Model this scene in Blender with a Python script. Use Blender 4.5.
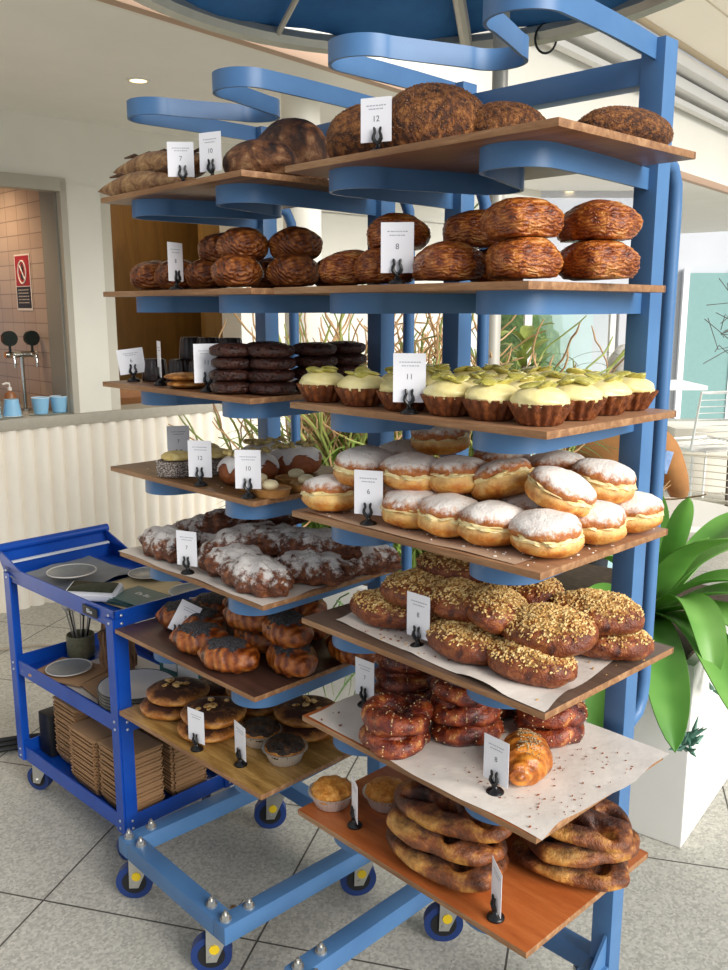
import bpy, bmesh, math, random
from mathutils import Vector, Matrix, noise
PI=math.pi
for o in list(bpy.data.objects): bpy.data.objects.remove(o)
SC=bpy.context.scene
COL=SC.collection
# ---------------- camera, sky, sun, exposure ----------------
HC=1.5274
cam=bpy.data.cameras.new('camera'); camo=bpy.data.objects.new('camera',cam); COL.objects.link(camo)
camo.location=(0,0,HC); camo.rotation_euler=(PI/2-0.1968,0,0)
cam.sensor_fit='VERTICAL'; cam.sensor_height=36; cam.sensor_width=27; cam.lens=36*887/970
cam.clip_end=100
SC.camera=camo
w=bpy.data.worlds.new('sky'); SC.world=w; w.use_nodes=True
bg=w.node_tree.nodes['Background']; bg.inputs[0].default_value=(.80,.88,1,1); bg.inputs[1].default_value=.56
def light(name,kind,loc,rot,energy,color=(1,1,1),**kw):
    l=bpy.data.lights.new(name,kind); l.energy=energy; l.color=color
    for k,v in kw.items(): setattr(l,k,v)
    o=bpy.data.objects.new(name,l); COL.objects.link(o); o.location=loc; o.rotation_euler=rot; return o
def aim(o,t): o.rotation_euler=(Vector(t)-o.location).to_track_quat('-Z','Y').to_euler()
sun=light('daylight_sun','SUN',(5.5,-3.4,4.6),(0,0,0),5.0,(1,.965,.91),angle=math.radians(42)); aim(sun,(.3,1.6,1.2))
SC.view_settings.view_transform='Standard'; SC.view_settings.look='None'; SC.view_settings.gamma=1
SC.view_settings.exposure=0.05; SC.view_settings.use_curve_mapping=False

# ---------------- helpers ----------------
def lin(h):
    if isinstance(h,str):
        h=h.lstrip('#'); c=[int(h[i:i+2],16)/255 for i in (0,2,4)]
    else: c=h
    return tuple((x/12.92 if x<=.04045 else ((x+.055)/1.055)**2.4) for x in c)+(1,)
class N:
    def __init__(s,name):
        s.m=bpy.data.materials.new(name); s.m.use_nodes=True; s.t=s.m.node_tree; s.b=s.t.nodes['Principled BSDF']; s.out=s.t.nodes['Material Output']
        s.tc=None
    def n(s,t,**kw):
        x=s.t.nodes.new(t)
        for k,v in kw.items():
            if k in x.inputs: x.inputs[k].default_value=v
            else: setattr(x,k,v)
        return x
    def l(s,a,b): s.t.links.new(a,b)
    def co(s,which='Object'):
        if not s.tc: s.tc=s.n('ShaderNodeTexCoord')
        return s.tc.outputs[which]
    def noise(s,scale,detail=4,which='Object',rough=.55,vec=None,dist=0):
        x=s.n('ShaderNodeTexNoise'); x.inputs['Scale'].default_value=scale; x.inputs['Detail'].default_value=detail; x.inputs['Roughness'].default_value=rough; x.inputs['Distortion'].default_value=dist
        s.l(vec or s.co(which),x.inputs['Vector']); return x.outputs[0]
    def ramp(s,fac,stops,interp='LINEAR'):
        r=s.n('ShaderNodeValToRGB'); cr=r.color_ramp; cr.interpolation=interp
        while len(cr.elements)<len(stops): cr.elements.new(.5)
        for e,(p,c) in zip(cr.elements,stops): e.position=p; e.color=lin(c) if not isinstance(c,(int,float)) else (c,c,c,1)
        s.l(fac,r.inputs[0]); return r.outputs[0]
    def mix(s,f,a,b):
        x=s.n('ShaderNodeMix',data_type='RGBA')
        for sock,v in ((x.inputs[0],f),(x.inputs[6],a),(x.inputs[7],b)):
            if isinstance(v,(int,float)): sock.default_value=v
            elif isinstance(v,str): sock.default_value=lin(v)
            else: s.l(v,sock)
        return x.outputs[2]
    def math(s,op,a,b=None,c=None):
        x=s.n('ShaderNodeMath',operation=op)
        for i,v in enumerate((a,b,c)):
            if v is None: continue
            if isinstance(v,(int,float)): x.inputs[i].default_value=v
            else: s.l(v,x.inputs[i])
        return x.outputs[0]
    def bump(s,h,strength=.3,dist=.01,prev=None):
        x=s.n('ShaderNodeBump'); x.inputs['Strength'].default_value=strength; x.inputs['Distance'].default_value=dist
        s.l(h,x.inputs['Height'])
        if prev: s.l(prev,x.inputs['Normal'])
        s.l(x.outputs[0],s.b.inputs['Normal']); return x.outputs[0]
    def set(s,color=None,rough=.5,metal=0,**kw):
        if color is not None:
            if isinstance(color,(str,tuple)): s.b.inputs['Base Color'].default_value=lin(color)
            else: s.l(color,s.b.inputs['Base Color'])
        if isinstance(rough,(int,float)): s.b.inputs['Roughness'].default_value=rough
        else: s.l(rough,s.b.inputs['Roughness'])
        s.b.inputs['Metallic'].default_value=metal
        for k,v in kw.items(): s.b.inputs[k.replace('_',' ')].default_value=v
        return s.m
def plain(name,c,rough=.5,metal=0,var=.0,bump=0,scale=20,**kw):
    n=N(name)
    if var:
        x=n.noise(scale,4); h=lin(c)
        col=n.ramp(x,[(.3,0),(.7,0)]); 
        r=n.t.nodes[-1].color_ramp
        r.elements[0].color=tuple(v*(1-var) for v in h[:3])+(1,); r.elements[1].color=tuple(min(1,v*(1+var)) for v in h[:3])+(1,)
        n.set(col,rough,metal,**kw)
    else: n.set(c,rough,metal,**kw)
    if bump: n.bump(n.noise(scale*3,5),bump,.004)
    return n.m
MM={}
def M(name,f=None):
    if name not in MM: MM[name]=f()
    return MM[name]

class G:
    def __init__(s): s.bm=bmesh.new()
    def box(s,c,d,R=None,bev=0):
        b=bmesh.new(); bmesh.ops.create_cube(b,size=1)
        for v in b.verts: v.co=Vector((v.co.x*d[0],v.co.y*d[1],v.co.z*d[2]))
        if bev: bmesh.ops.bevel(b,geom=b.edges[:],offset=bev,segments=2,affect='EDGES',profile=.6)
        M_=Matrix.Translation(Vector(c))@(R.to_4x4() if R else Matrix())
        b.transform(M_); s.merge(b); return s
    def merge(s,b):
        me=bpy.data.meshes.new('t'); b.to_mesh(me); b.free(); s.bm.from_mesh(me); bpy.data.meshes.remove(me)
    def poly(s,pts,th=None,axis=(0,0,1)):
        vs=[s.bm.verts.new(p) for p in pts]; f=s.bm.faces.new(vs)
        if th:
            a=Vector(axis)*th; vs2=[s.bm.verts.new(Vector(p)+a) for p in pts]; s.bm.faces.new(vs2[::-1])
            n=len(pts)
            for i in range(n): s.bm.faces.new((vs[i],vs2[i],vs2[(i+1)%n],vs[(i+1)%n]))
        return s
    def tube(s,pts,r,n=8,closed=False,caps=True,flat=1):
        pts=[Vector(p) for p in pts]; m=len(pts); rs=r if isinstance(r,(list,tuple)) else [r]*m
        rings=[]; up=None
        for i,p in enumerate(pts):
            t=(pts[(i+1)%m]-pts[i-1]) if closed else (pts[min(i+1,m-1)]-pts[max(i-1,0)])
            t.normalize()
            if up is None:
                up=Vector((0,0,1)) if abs(t.z)<.9 else Vector((1,0,0))
            x=t.cross(up).normalized(); up=x.cross(t).normalized()
            rings.append([s.bm.verts.new(p+(x*math.cos(2*PI*k/n)+up*math.sin(2*PI*k/n)*flat)*rs[i]) for k in range(n)])
        for i in range(m if closed else m-1):
            a,b=rings[i],rings[(i+1)%m]
            for k in range(n): s.bm.faces.new((a[k],a[(k+1)%n],b[(k+1)%n],b[k]))
        if caps and not closed:
            s.bm.faces.new(rings[0][::-1]); s.bm.faces.new(rings[-1])
        return s
    def cyl(s,a,b,r,r2=None,n=20): return s.tube([a,b],[r,r if r2 is None else r2],n)
    def lathe(s,prof,n=32,c=(0,0,0),mod=None,cap=True):
        c=Vector(c); rings=[]
        for j,(r,z) in enumerate(prof):
            rings.append([s.bm.verts.new(c+Vector((math.cos(2*PI*k/n),math.sin(2*PI*k/n),0))*max(r,1e-4)*(mod(2*PI*k/n,j) if mod else 1)+Vector((0,0,z))) for k in range(n)])
        for a,b in zip(rings,rings[1:]):
            for k in range(n): s.bm.faces.new((a[k],a[(k+1)%n],b[(k+1)%n],b[k]))
        if cap:
            s.bm.faces.new(rings[0][::-1]); s.bm.faces.new(rings[-1])
        return s
    def blob(s,c,d,sub=4,fn=None,R=None,flat=0.0):
        b=bmesh.new(); bmesh.ops.create_icosphere(b,subdivisions=sub,radius=1)
        for v in b.verts:
            p=v.co.copy()
            if flat and p.z<-flat: p.z=-flat+(p.z+flat)*.12
            if fn: p=fn(p)
            v.co=Vector((p.x*d[0],p.y*d[1],p.z*d[2]))
        b.transform(Matrix.Translation(Vector(c))@(R.to_4x4() if R else Matrix())); s.merge(b); return s
    def ribbon(s,path,th,z0,z1):
        n=len(path); L=[];Rr=[]
        for i in range(n):
            t=(Vector(path[min(i+1,n-1)])-Vector(path[max(i-1,0)])).normalized(); nn=Vector((-t.y,t.x))*th/2
            p=Vector(path[i]); L.append(p+nn); Rr.append(p-nn)
        V=[[s.bm.verts.new((q.x,q.y,z)) for q,z in ((L[i],z0),(L[i],z1),(Rr[i],z1),(Rr[i],z0))] for i in range(n)]
        for a,b in zip(V,V[1:]):
            for k in range(4): s.bm.faces.new((a[k],a[(k+1)%4],b[(k+1)%4],b[k]))
        s.bm.faces.new(V[0][::-1]); s.bm.faces.new(V[-1]); return s
    def grid(s,fn,nu,nv,th=0):
        V=[[s.bm.verts.new(fn(i/nu,j/nv)) for j in range(nv+1)] for i in range(nu+1)]
        for i in range(nu):
            for j in range(nv): s.bm.faces.new((V[i][j],V[i+1][j],V[i+1][j+1],V[i][j+1]))
        if th:
            s.bm.normal_update(); r=bmesh.ops.solidify(s.bm,geom=s.bm.faces[:],thickness=th)
        return s
    def obj(s,name,mat,parent=None,loc=(0,0,0),rot=(0,0,0),sharp=38,flat=False):
        bmesh.ops.recalc_face_normals(s.bm,faces=s.bm.faces[:])
        me=bpy.data.meshes.new(name)
        for f in s.bm.faces: f.smooth=not flat
        if not flat:
            for e in s.bm.edges:
                if len(e.link_faces)==2 and e.calc_face_angle(0)>math.radians(sharp): e.smooth=False
        s.bm.to_mesh(me); s.bm.free(); me.materials.append(mat)
        o=bpy.data.objects.new(name,me); COL.objects.link(o); o.parent=parent; o.location=loc; o.rotation_euler=rot
        return o
def tag(o,label=None,cat=None,group=None,kind=None):
    if label: o['label']=label
    if cat: o['category']=cat
    if group: o['group']=group
    if kind: o['kind']=kind
    return o
def thing(name,label,cat,loc=(0,0,0),rot=0,group=None):
    o=bpy.data.objects.new(name,None); COL.objects.link(o); o.location=loc
    o.rotation_euler=rot if isinstance(rot,tuple) else (0,0,rot); o.empty_display_size=.05
    return tag(o,label,cat,group)
def dup(root,loc,rot,label,group=None,scale=None):
    r=root.copy(); COL.objects.link(r); r.location=loc; r.rotation_euler=rot if isinstance(rot,tuple) else (0,0,rot)
    if scale: r.scale=scale
    r['label']=label
    if group: r['group']=group
    for ch in list(root.children):
        c=ch.copy(); COL.objects.link(c); c.parent=r
        for g in ch.children:
            d=g.copy(); COL.objects.link(d); d.parent=c
    return r
def struct(o): o['kind']='structure'; return o
def rotz(a): return Matrix.Rotation(a,3,'Z')
def nz(p,s,seed=0): return noise.noise(Vector((p[0]*s+seed*7.3,p[1]*s-seed*3.1,p[2]*s+seed*1.7)))

# ---------------- geometry of the place ----------------
RK=[(0.2604,1.2816,2.358),(-0.222,1.7337,2.3272)]     # each rack: front corner and direction of its long side
ZL=lambda i:1.7791-.2135*(i-1)
PR,SP,AP=.0595,.4358,.4145
def RW(k,p,a,z=0):
    x,y,t=RK[k]; return Vector((x+math.cos(t)*p+math.sin(t)*a, y+math.sin(t)*p-math.cos(t)*a, z))
WA=Vector((-1.868,4.335,0)); WT=math.radians(43.43)
WE=Vector((math.cos(WT),math.sin(WT),0)); WN=Vector((-WE.y,WE.x,0))
def WL(s,n,z): return WA+WE*s+WN*n+Vector((0,0,z))
def wbox(g,s0,s1,n0,n1,z0,z1,bev=0):
    return g.box(WL((s0+s1)/2,(n0+n1)/2,(z0+z1)/2),(s1-s0,n1-n0,z1-z0),rotz(WT),bev)
# ---------------- setting ----------------
def m_floor():
    n=N('terrazzo paving')
    v=n.n('ShaderNodeTexVoronoi'); v.inputs['Scale'].default_value=150; n.l(n.co(),v.inputs['Vector'])
    chips=n.ramp(v.outputs['Color'],[(.0,'#77746c'),(.35,'#a19e95'),(.6,'#bcb9ae'),(1,'#d6d3c8')])
    big=n.ramp(n.noise(6,6),[(.3,'#b3b0a6'),(.7,'#bfbcb1')])
    c=n.mix(.45,chips,big)
    br=n.n('ShaderNodeTexBrick'); br.offset=0; br.squash=1
    mp=n.n('ShaderNodeMapping'); n.l(n.co(),mp.inputs['Vector'])
    n.l(mp.outputs[0],br.inputs['Vector'])
    for k,vv in (('Scale',1),('Mortar Size',.003),('Mortar Smooth',.2),('Brick Width',.6),('Row Height',.6)): br.inputs[k].default_value=vv
    c2=n.mix(br.outputs['Fac'],c,'#4a463f')
    n.set(c2,.62); n.bump(br.outputs['Fac'],-.5,.004,None); return n.m
g=G(); g.poly([(-16,-16,0),(16,-16,0),(16,16,0),(-16,16,0)])
fl=struct(g.obj('floor',m_floor(),loc=(-.8433,2.0743,0),rot=(0,0,-.2581)))
cream=plain('painted cream plaster','#e9e6da',.7,var=.03,scale=3)
white_w=plain('white wall paint','#c9cbd0',.7,var=.02,scale=3)
beige_fr=plain('stone grey frame paint','#b7b1a2',.55,var=.03,scale=8)
soff=plain('soffit grey paint','#efece5',.75,var=.02,scale=4)
# fluted counter front
def m_flute():
    n=N('fluted cream panel'); c=n.ramp(n.noise(5,5),[(.3,'#f3ebdd'),(.7,'#f6efe2')]); n.set(c,.55); n.bump(n.noise(60,4),.08,.003); return n.m
g=G(); pr=[]
fw=.078; s=-3.2
while s<2.25:
    for k in range(7):
        t=k/7; pr.append((s+t*fw,-.030*math.sin(PI*t)**.75))
    s+=fw
pr.append((s,0))
g.grid(lambda u,v:WL(pr[round(u*(len(pr)-1))][0],pr[round(u*(len(pr)-1))][1]-.02,[0,.69,.694,.93][round(v*3)]),len(pr)-1,3)
wbox(g,-3.2,2.25,-.018,.25,0,.93)
struct(g.obj('wall_left',m_flute(),sharp=70))
g=G(); wbox(g,-3.25,2.28,-.055,.55,.93,.985,.004); struct(g.obj('trim_1',plain('stone counter ledge','#a8a294',.45,var=.06,scale=30)))
g=G(); wbox(g,-3.2,5.5,0,.2,2.12,2.452); wbox(g,.49,.68,-.01,.2,.985,2.14); wbox(g,1.56,4.0,0,.2,.0,2.13); struct(g.obj('wall_back',cream))
g=G(); wbox(g,.66,.74,.0,.22,.985,2.12);struct(g.obj('trim_2',plain('grey cream jamb','#cfcabb',.6)))
g=G(); wbox(g,.457,.492,-.025,.05,.985,2.15,.003); wbox(g,-3,.49,-.025,.05,2.10,2.165,.003); struct(g.obj('trim_3',beige_fr))
# servery return wall: grey shutter recess, then tiles
g=G(); wbox(g,.445,.465,.02,.19,.985,2.12); struct(g.obj('trim_4',plain('grey painted reveal','#8e8a80',.6)))
def m_tile():
    n=N('glazed pink beige wall tile'); br=n.n('ShaderNodeTexBrick'); br.offset=0
    mp=n.n('ShaderNodeMapping'); n.l(n.co(),mp.inputs['Vector']); n.l(mp.outputs[0],br.inputs['Vector'])
    for k,vv in (('Scale',1),('Mortar Size',.003),('Mortar Smooth',.3),('Brick Width',.15),('Row Height',.078),('Bias',0)): br.inputs[k].default_value=vv
    br.inputs['Color1'].default_value=lin('#b9a18d'); br.inputs['Color2'].default_value=lin('#ae9480'); br.inputs['Mortar'].default_value=lin('#86705f')
    n.set(br.outputs['Color'],.3); n.bump(br.outputs['Fac'],-.4,.003); return n.m
g=G(); g.box((.63,1.1,-.01),(1.26,2.2,.02))
# local x along inward normal, local y up
ti=g.obj('wall_inner',m_tile()); ti.matrix_world=Matrix(((WN.x,0,WE.x,0),(WN.y,0,WE.y,0),(0,1,0,0),(0,0,0,1))).normalized() if False else Matrix.Translation(WL(.465,.19,.2))@Matrix(((WN.x,0,WE.x,0),(WN.y,0,WE.y,0),(0,1,0,0),(0,0,0,1)))
struct(ti)
g=G(); wbox(g,-3.2,.45,.24,1.5,.40,.985); struct(g.obj('trim_5',plain('inner bench top','#9a958a',.5)))
def m_wood(name,c1,c2,c3,sc=1.0,rough=.5,gl=30,axis='X'):
    n=N(name); mp=n.n('ShaderNodeMapping'); n.l(n.co(),mp.inputs['Vector'])
    mp.inputs['Scale'].default_value=(1.5*sc,14*sc,14*sc) if axis=='X' else (14*sc,14*sc,1.5*sc)
    a=n.noise(2.2,6,vec=mp.outputs[0],dist=1.2); b=n.noise(gl,3,vec=mp.outputs[0])
    f=n.math('ADD',n.math('MULTIPLY',a,.75),n.math('MULTIPLY',b,.25))
    n.set(n.ramp(f,[(.32,c1),(.5,c2),(.68,c3)]),rough); n.bump(f,.12,.002); return n.m
wd=m_wood('warm timber panelling','#a8652a','#b8743a','#c48146',.6,.5,20,'Z')
g=G(); wbox(g,-2.5,.0,1.0,1.4,.985,2.3); struct(g.obj('trim_6',wd))
g=G(); wbox(g,.4,6,1.5,1.56,0,2.45); struct(g.obj('wall_kitchen',m_wood('dark honey timber wall','#5a3f17','#66491d','#715225',.4,.5,20,'Z')))
g=G(); wbox(g,2.1,6,1.2,1.26,0,2.45); struct(g.obj('trim_7',m_wood('pale honey timber','#7d6034','#87693b','#917344',.4,.5,20,'Z')))
g=G(); wbox(g,.74,1.56,.2,.7,.9,.985); wbox(g,.74,1.56,.55,.6,.985,1.04); struct(g.obj('trim_8',m_wood('timber inner sill','#7a4d2c','#86582f','#956a3a',.5,.5,20)))
# soffit / ceiling with outer edge line
E0=Vector((-.28,3.479,2.45)); ED=Vector((math.cos(math.radians(51)),math.sin(math.radians(51)),0)); EN=Vector((-ED.y,ED.x,0))
def EL(s,n,z): return Vector((E0.x,E0.y,0))+ED*s+EN*n+Vector((0,0,z))
g=G(); g.poly([EL(-3.5,0,2.45),EL(9,0,2.45),EL(9,14,2.45),EL(-3.5,9,2.45)],.04); struct(g.obj('ceiling',soff))
g=G(); g.box(EL(2.75,-.0,2.45),(12.5,.05,.05),rotz(math.radians(51)),.01); struct(g.obj('trim_9',plain('soffit edge bead','#b99b84',.6)))
g=G(); g.box(EL(2.75,.06,2.8),(12.5,.04,.72),rotz(math.radians(51))); struct(g.obj('wall_front',plain('cream fascia boarding','#ece9de',.65,var=.03,scale=2)))
gw=plain('white gutter metal','#d9d8d4',.35)
def along(name,s0,s1,n0,z0,wn,wz,mat,bev=.01):
    g=G(); g.box(EL((s0+s1)/2,n0,z0),(s1-s0,wn,wz),rotz(math.radians(51)),bev); return struct(g.obj(name,mat))
along('trim_10',-3.5,9,-.05,2.98,.12,.07,gw); along('trim_11',-3.5,9,-.09,3.07,.2,.08,gw); along('trim_12',-3.5,9,-.02,2.90,.06,.04,gw)
def m_awn():
    n=N('translucent cream awning cloth'); n.set(n.ramp(n.noise(2,4),[(.3,'#f4eee0'),(.7,'#fbf6ea')]),.8)
    tr=n.n('ShaderNodeBsdfTranslucent'); tr.inputs[0].default_value=lin('#fdf6e6'); ms=n.n('ShaderNodeMixShader'); ms.inputs[0].default_value=.72
    n.l(n.b.outputs[0],ms.inputs[1]); n.l(tr.outputs[0],ms.inputs[2]); n.l(ms.outputs[0],n.out.inputs[0]); return n.m
awn=thing('awning','wide cream fabric awning with sewn seams above the white gutter at upper right','awning',EL(1,-.2,3.12))
g=G(); g.grid(lambda u,v:EL(1+7*u,-.2-2.6*v,3.14+.75*v-.04*math.sin(PI*v))-EL(1,-.2,3.12),20,12,.004); g.obj('awning_cloth',m_awn(),awn)
g=G()
for j in range(5): v=.12+.2*j; g.tube([EL(1+7*u/10,-.2-2.6*v,3.133+.75*v-.04*math.sin(PI*v))-EL(1,-.2,3.12) for u in range(11)],.005,6)
g.obj('seam',plain('awning seam thread','#cbbfa6',.8),awn)
g=G(); g.cyl(EL(1,-.2,3.13)-EL(1,-.2,3.12),EL(8,-.2,3.13)-EL(1,-.2,3.12),.02); g.obj('front_bar',plain('tan awning bar','#b3a184',.6),awn)
# round column carrying the soffit, slim mast
g=G(); g.cyl((-.275,4.1,0),(-.275,4.1,2.9),.085,n=40); tag(g.obj('column',plain('cream column paint','#efebdd',.5),sharp=60),'round cream column rising behind the left rack to the canopy edge','column')
# umbrella
um=thing('umbrella','round blue patio umbrella seen from below with pale metal rim','umbrella',(.13,2.34,0))
blue_c=N('navy umbrella cloth'); blue_c.set(blue_c.ramp(blue_c.noise(9,5),[(.3,'#235f9c'),(.7,'#2d6fb0')]),.8); blue_c.bump(blue_c.noise(40,3),.2,.004)
RX,RY=.86,1.0
g=G(); g.grid(lambda u,v:Vector((math.cos(2*PI*u)*RX*v,math.sin(2*PI*u)*RY*v,2.44+.33*(1-v)-.02*math.cos(16*PI*u)*v)),64,8,.004); g.obj('canopy',blue_c.m,um)
g=G(); g.tube([(math.cos(2*PI*k/64)*RX,math.sin(2*PI*k/64)*RY,2.42) for k in range(64)],.032,8,closed=True,flat=1.0); g.obj('rim',plain('rim galvanised metal','#b9b8ae',.35,.4,var=.06),um)
mt=plain('grey mast metal','#bdb9ae',.4,.2)
for k in range(8):
    a=2*PI*k/8+.52; g=G(); g.tube([(math.cos(a)*.05,math.sin(a)*.05,2.74),(math.cos(a)*RX*.98,math.sin(a)*RY*.98,2.42)],.010 if k!=1 else .022,8); g.obj('rib',mt,um)
g=G(); g.cyl((.30,.66,.57),(.30,.66,2.56),.0255); g.obj('mast',mt,um,sharp=60)
g=G(); g.tube([(.47+.035*math.cos(t),.82,2.40+.045*math.sin(t)) for t in [2*PI*i/24 for i in range(24)]],.004,6,closed=True); g.obj('wire_loop',plain('black cable','#141414',.5),um)
# ceiling lights
for (x,y,z),lb in (((-.93,3.91,2.45),'round warm recessed downlight in the grey soffit above the servery'),((1.649,7.452,2.45),'round recessed downlight seen above the bread on the right rack'),((2.385,8.443,2.45),'small recessed downlight nearest the right post'),((-2.3,8.9,2.45),'tiny recessed downlight seen through the wood lined opening')):
    if lb.startswith('tiny'): x,y=WL(1.05,1.0,0)[:2]
    t=thing('downlight',lb,'ceiling light',(x,y,z),0)
    e=N('lit lamp'); e.set('#fff3d8',.5,0,Emission_Strength=3.0); e.b.inputs['Emission Color'].default_value=lin('#ffe2a8')
    g=G(); g.lathe([(.0,-.004),(.035,-.004),(.035,-.001)],24); g.obj('lamp',M('lamp',lambda:e.m),t)
    g=G(); g.lathe([(.036,-.006),(.048,-.006),(.05,0)],24,cap=False); g.obj('ring',M('ring',lambda:plain('white ring','#e8e4da',.5)),t)
light('servery_lamp','SPOT',tuple(WL(.0,.6,2.3)),(0,0,0),26,(1,.76,.5),spot_size=2.3,spot_blend=.8,shadow_soft_size=.1); aim(bpy.data.objects['servery_lamp'],tuple(WL(.3,.7,1.2)))
light('kitchen_lamp','POINT',tuple(WL(1.5,.8,2.2)),(0,0,0),10,(1,.8,.55),shadow_soft_size=.15)
light('cafe_lamps','AREA',(2.6,8.5,2.4),(0,0,0),55,(.93,.97,1),size=4)
# far room: back wall, teal door, glazing
g=G(); g.box((3.5,12.6,1.3),(9,.1,2.6)); struct(g.obj('wall_far',white_w))
teal=plain('teal door paint','#7fa5a3',.6,var=.03)
dr=G(); dr.box((4.78,12.5,1.0),(.62,.06,2.0)); struct(dr.obj('door_1',teal))
g=G(); g.box((4.42,12.49,1.03),(.08,.07,2.06)); g.box((5.13,12.49,1.03),(.08,.07,2.06)); struct(g.obj('trim_13',plain('white door frame','#eceef2',.5)))
# glazed doors
g=G(); g.box((1.67,7.5,2.02),(1.5,.1,.9)); g.box((2.27,7.5,.8),(.32,.1,1.6)); struct(g.obj('wall_right',plain('pale lilac white wall','#d4d5dc',.6)))
wf=G()
for x in (1.08,1.36,2.06): wf.box((x,7.48,.79),(.045 if x!=1.36 else .06,.06,1.58))
wf.box((1.57,7.48,1.56),(1.0,.06,.04)); wf.box((1.57,7.48,.06),(1.0,.06,.1)); wfo=struct(wf.obj('window_1',plain('white window frame','#f0f0ee',.4)))
gl=N('window glass'); gl.set('#ffffff',.02,0,Transmission_Weight=1.0,IOR=1.45,Alpha=.35)
g=G(); g.box((1.57,7.48,.8),(.95,.008,1.5)); g.obj('pane',gl.m,wfo)
g=G(); g.box((2.02,9.2,1.2),(.62,.06,2.4)); struct(g.obj('wall_garden',plain('pale aqua render','#bfd8d8',.7)))
hedge=N('clipped hedge leaves'); hedge.set(hedge.ramp(hedge.noise(22,6),[(.3,'#3c5a2c'),(.5,'#5f8042'),(.7,'#86a05a')]),.8); hedge.bump(hedge.noise(30,6),.8,.05)
g=G(); g.blob((1.5,8.9,.95),(.45,.22,.72),4,lambda p:p*(1+.12*nz(p,6)))
tag(g.obj('hedge',hedge.m,sharp=80),'green hedge growing outside the white framed glass doors','hedge')
g=G(); g.box((.3,9.6,1.2),(2.0,.1,2.45)); g.box((-2.2,10.3,1.2),(4,.1,2.45)); struct(g.obj('wall_side',white_w))
# low cream bench wall and beige pillar at right
g=G(); g.box((3.3,7.6,.27),(1.4,.5,.54)); struct(g.obj('wall_bench',plain('cream bench render','#d8d3c6',.7)))
g=G(); g.box((3.02,6.9,1.2),(.2,.2,2.5)); struct(g.obj('trim_14',plain('beige pillar paint','#cdc7ba',.6)))
g=G(); g.box((3.05,6.79,2.0),(.08,.01,.22)); tag(g.obj('notice',plain('red notice paint','#b3362a',.5)),'small red notice fixed high on the beige pillar','sign')
# ---------------- racks ----------------
def m_blue(name,c,c2,rough=.42):
    n=N(name); n.set(n.ramp(n.noise(7,5),[(.35,c),(.65,c2)]),rough); n.bump(n.noise(90,3),.05,.002); return n.m
rackblue=m_blue('powder blue steel enamel','#456e9c','#4d78a6')
steel=plain('zinc plated steel','#c9c8c2',.3,.8,var=.05)
black=plain('black rubber','#16171a',.55)
wheelblue=plain('navy rubber tyre','#16336e',.5)
yellow=plain('yellow brake cap','#e8c51e',.45)
def arc(cx,cy,r,a0,a1,n=14): return [(cx+r*math.cos(a0+(a1-a0)*i/n),cy+r*math.sin(a0+(a1-a0)*i/n)) for i in range(n+1)]
def serp():
    P=[(PR+.02,AP+.005),(.063,.25)]+arc(.118,.092,.062,PI,2*PI)+[(.205,.17)]+arc(.283,.235,.055,PI,0)+[(.368,.16)]+arc(.457,.092,.062,PI,2*PI)+[(.515,.25),(PR+SP+.025,AP+.005)]
    for _ in range(2):
        Q=[P[0]]
        for a,b in zip(P,P[1:]): Q+=[tuple(.75*a[i]+.25*b[i] for i in (0,1)),tuple(.25*a[i]+.75*b[i] for i in (0,1))]
        P=Q+[P[-1]]
    return P
SERP=serp()
# local rack frame: x along p, y along -a  -> use (p,-a)
def loc(p,a): return (p,-a)
def make_caster(parent,p,a,ztop,dirn,rw=.048,cap=True):
    g=G(); ax=Vector((0,1,0)); c=Vector((p,-a,rw))
    ax=rotz(dirn)@ax
    g.cyl(c-ax*.013,c+ax*.013,rw,n=36)
    w=g.obj('wheel',wheelblue,parent)
    g=G(); g.cyl(c-ax*.0145,c+ax*.0145,rw*.66,n=28); g.obj('hub',black,w)
    roll=rotz(dirn)@Vector((1,0,0)); st=c+roll*.020; 
    g=G()
    for sgn in (-1,1):
        o=ax*(.019*sgn)
        pts=[c+o+roll*-.012+Vector((0,0,-.012)),c+o+roll*.012+Vector((0,0,-.012)),st+o+roll*.03+Vector((0,0,ztop-rw-.012)),st+o-roll*.03+Vector((0,0,ztop-rw-.012))]
        g.poly(pts,.003,tuple(ax*sgn))
    g.box(st+Vector((0,0,ztop-rw-.008)),(.062,.05,.012),rotz(dirn),.002)
    f=g.obj('fork',steel,parent)
    q=c+Vector((0,0,.022))+roll*.008
    for sg in ((-1,1) if cap else ()):
        g=G(); g.cyl(q+ax*.019*sg,q+ax*.0245*sg,.0125,n=8); g.obj('brake_cap',yellow,f)
    g=G()
    g.cyl(c-ax*.026,c+ax*.026,.006,n=6); g.obj('axle_bolt',steel,f)
RACKS=[]
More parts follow.
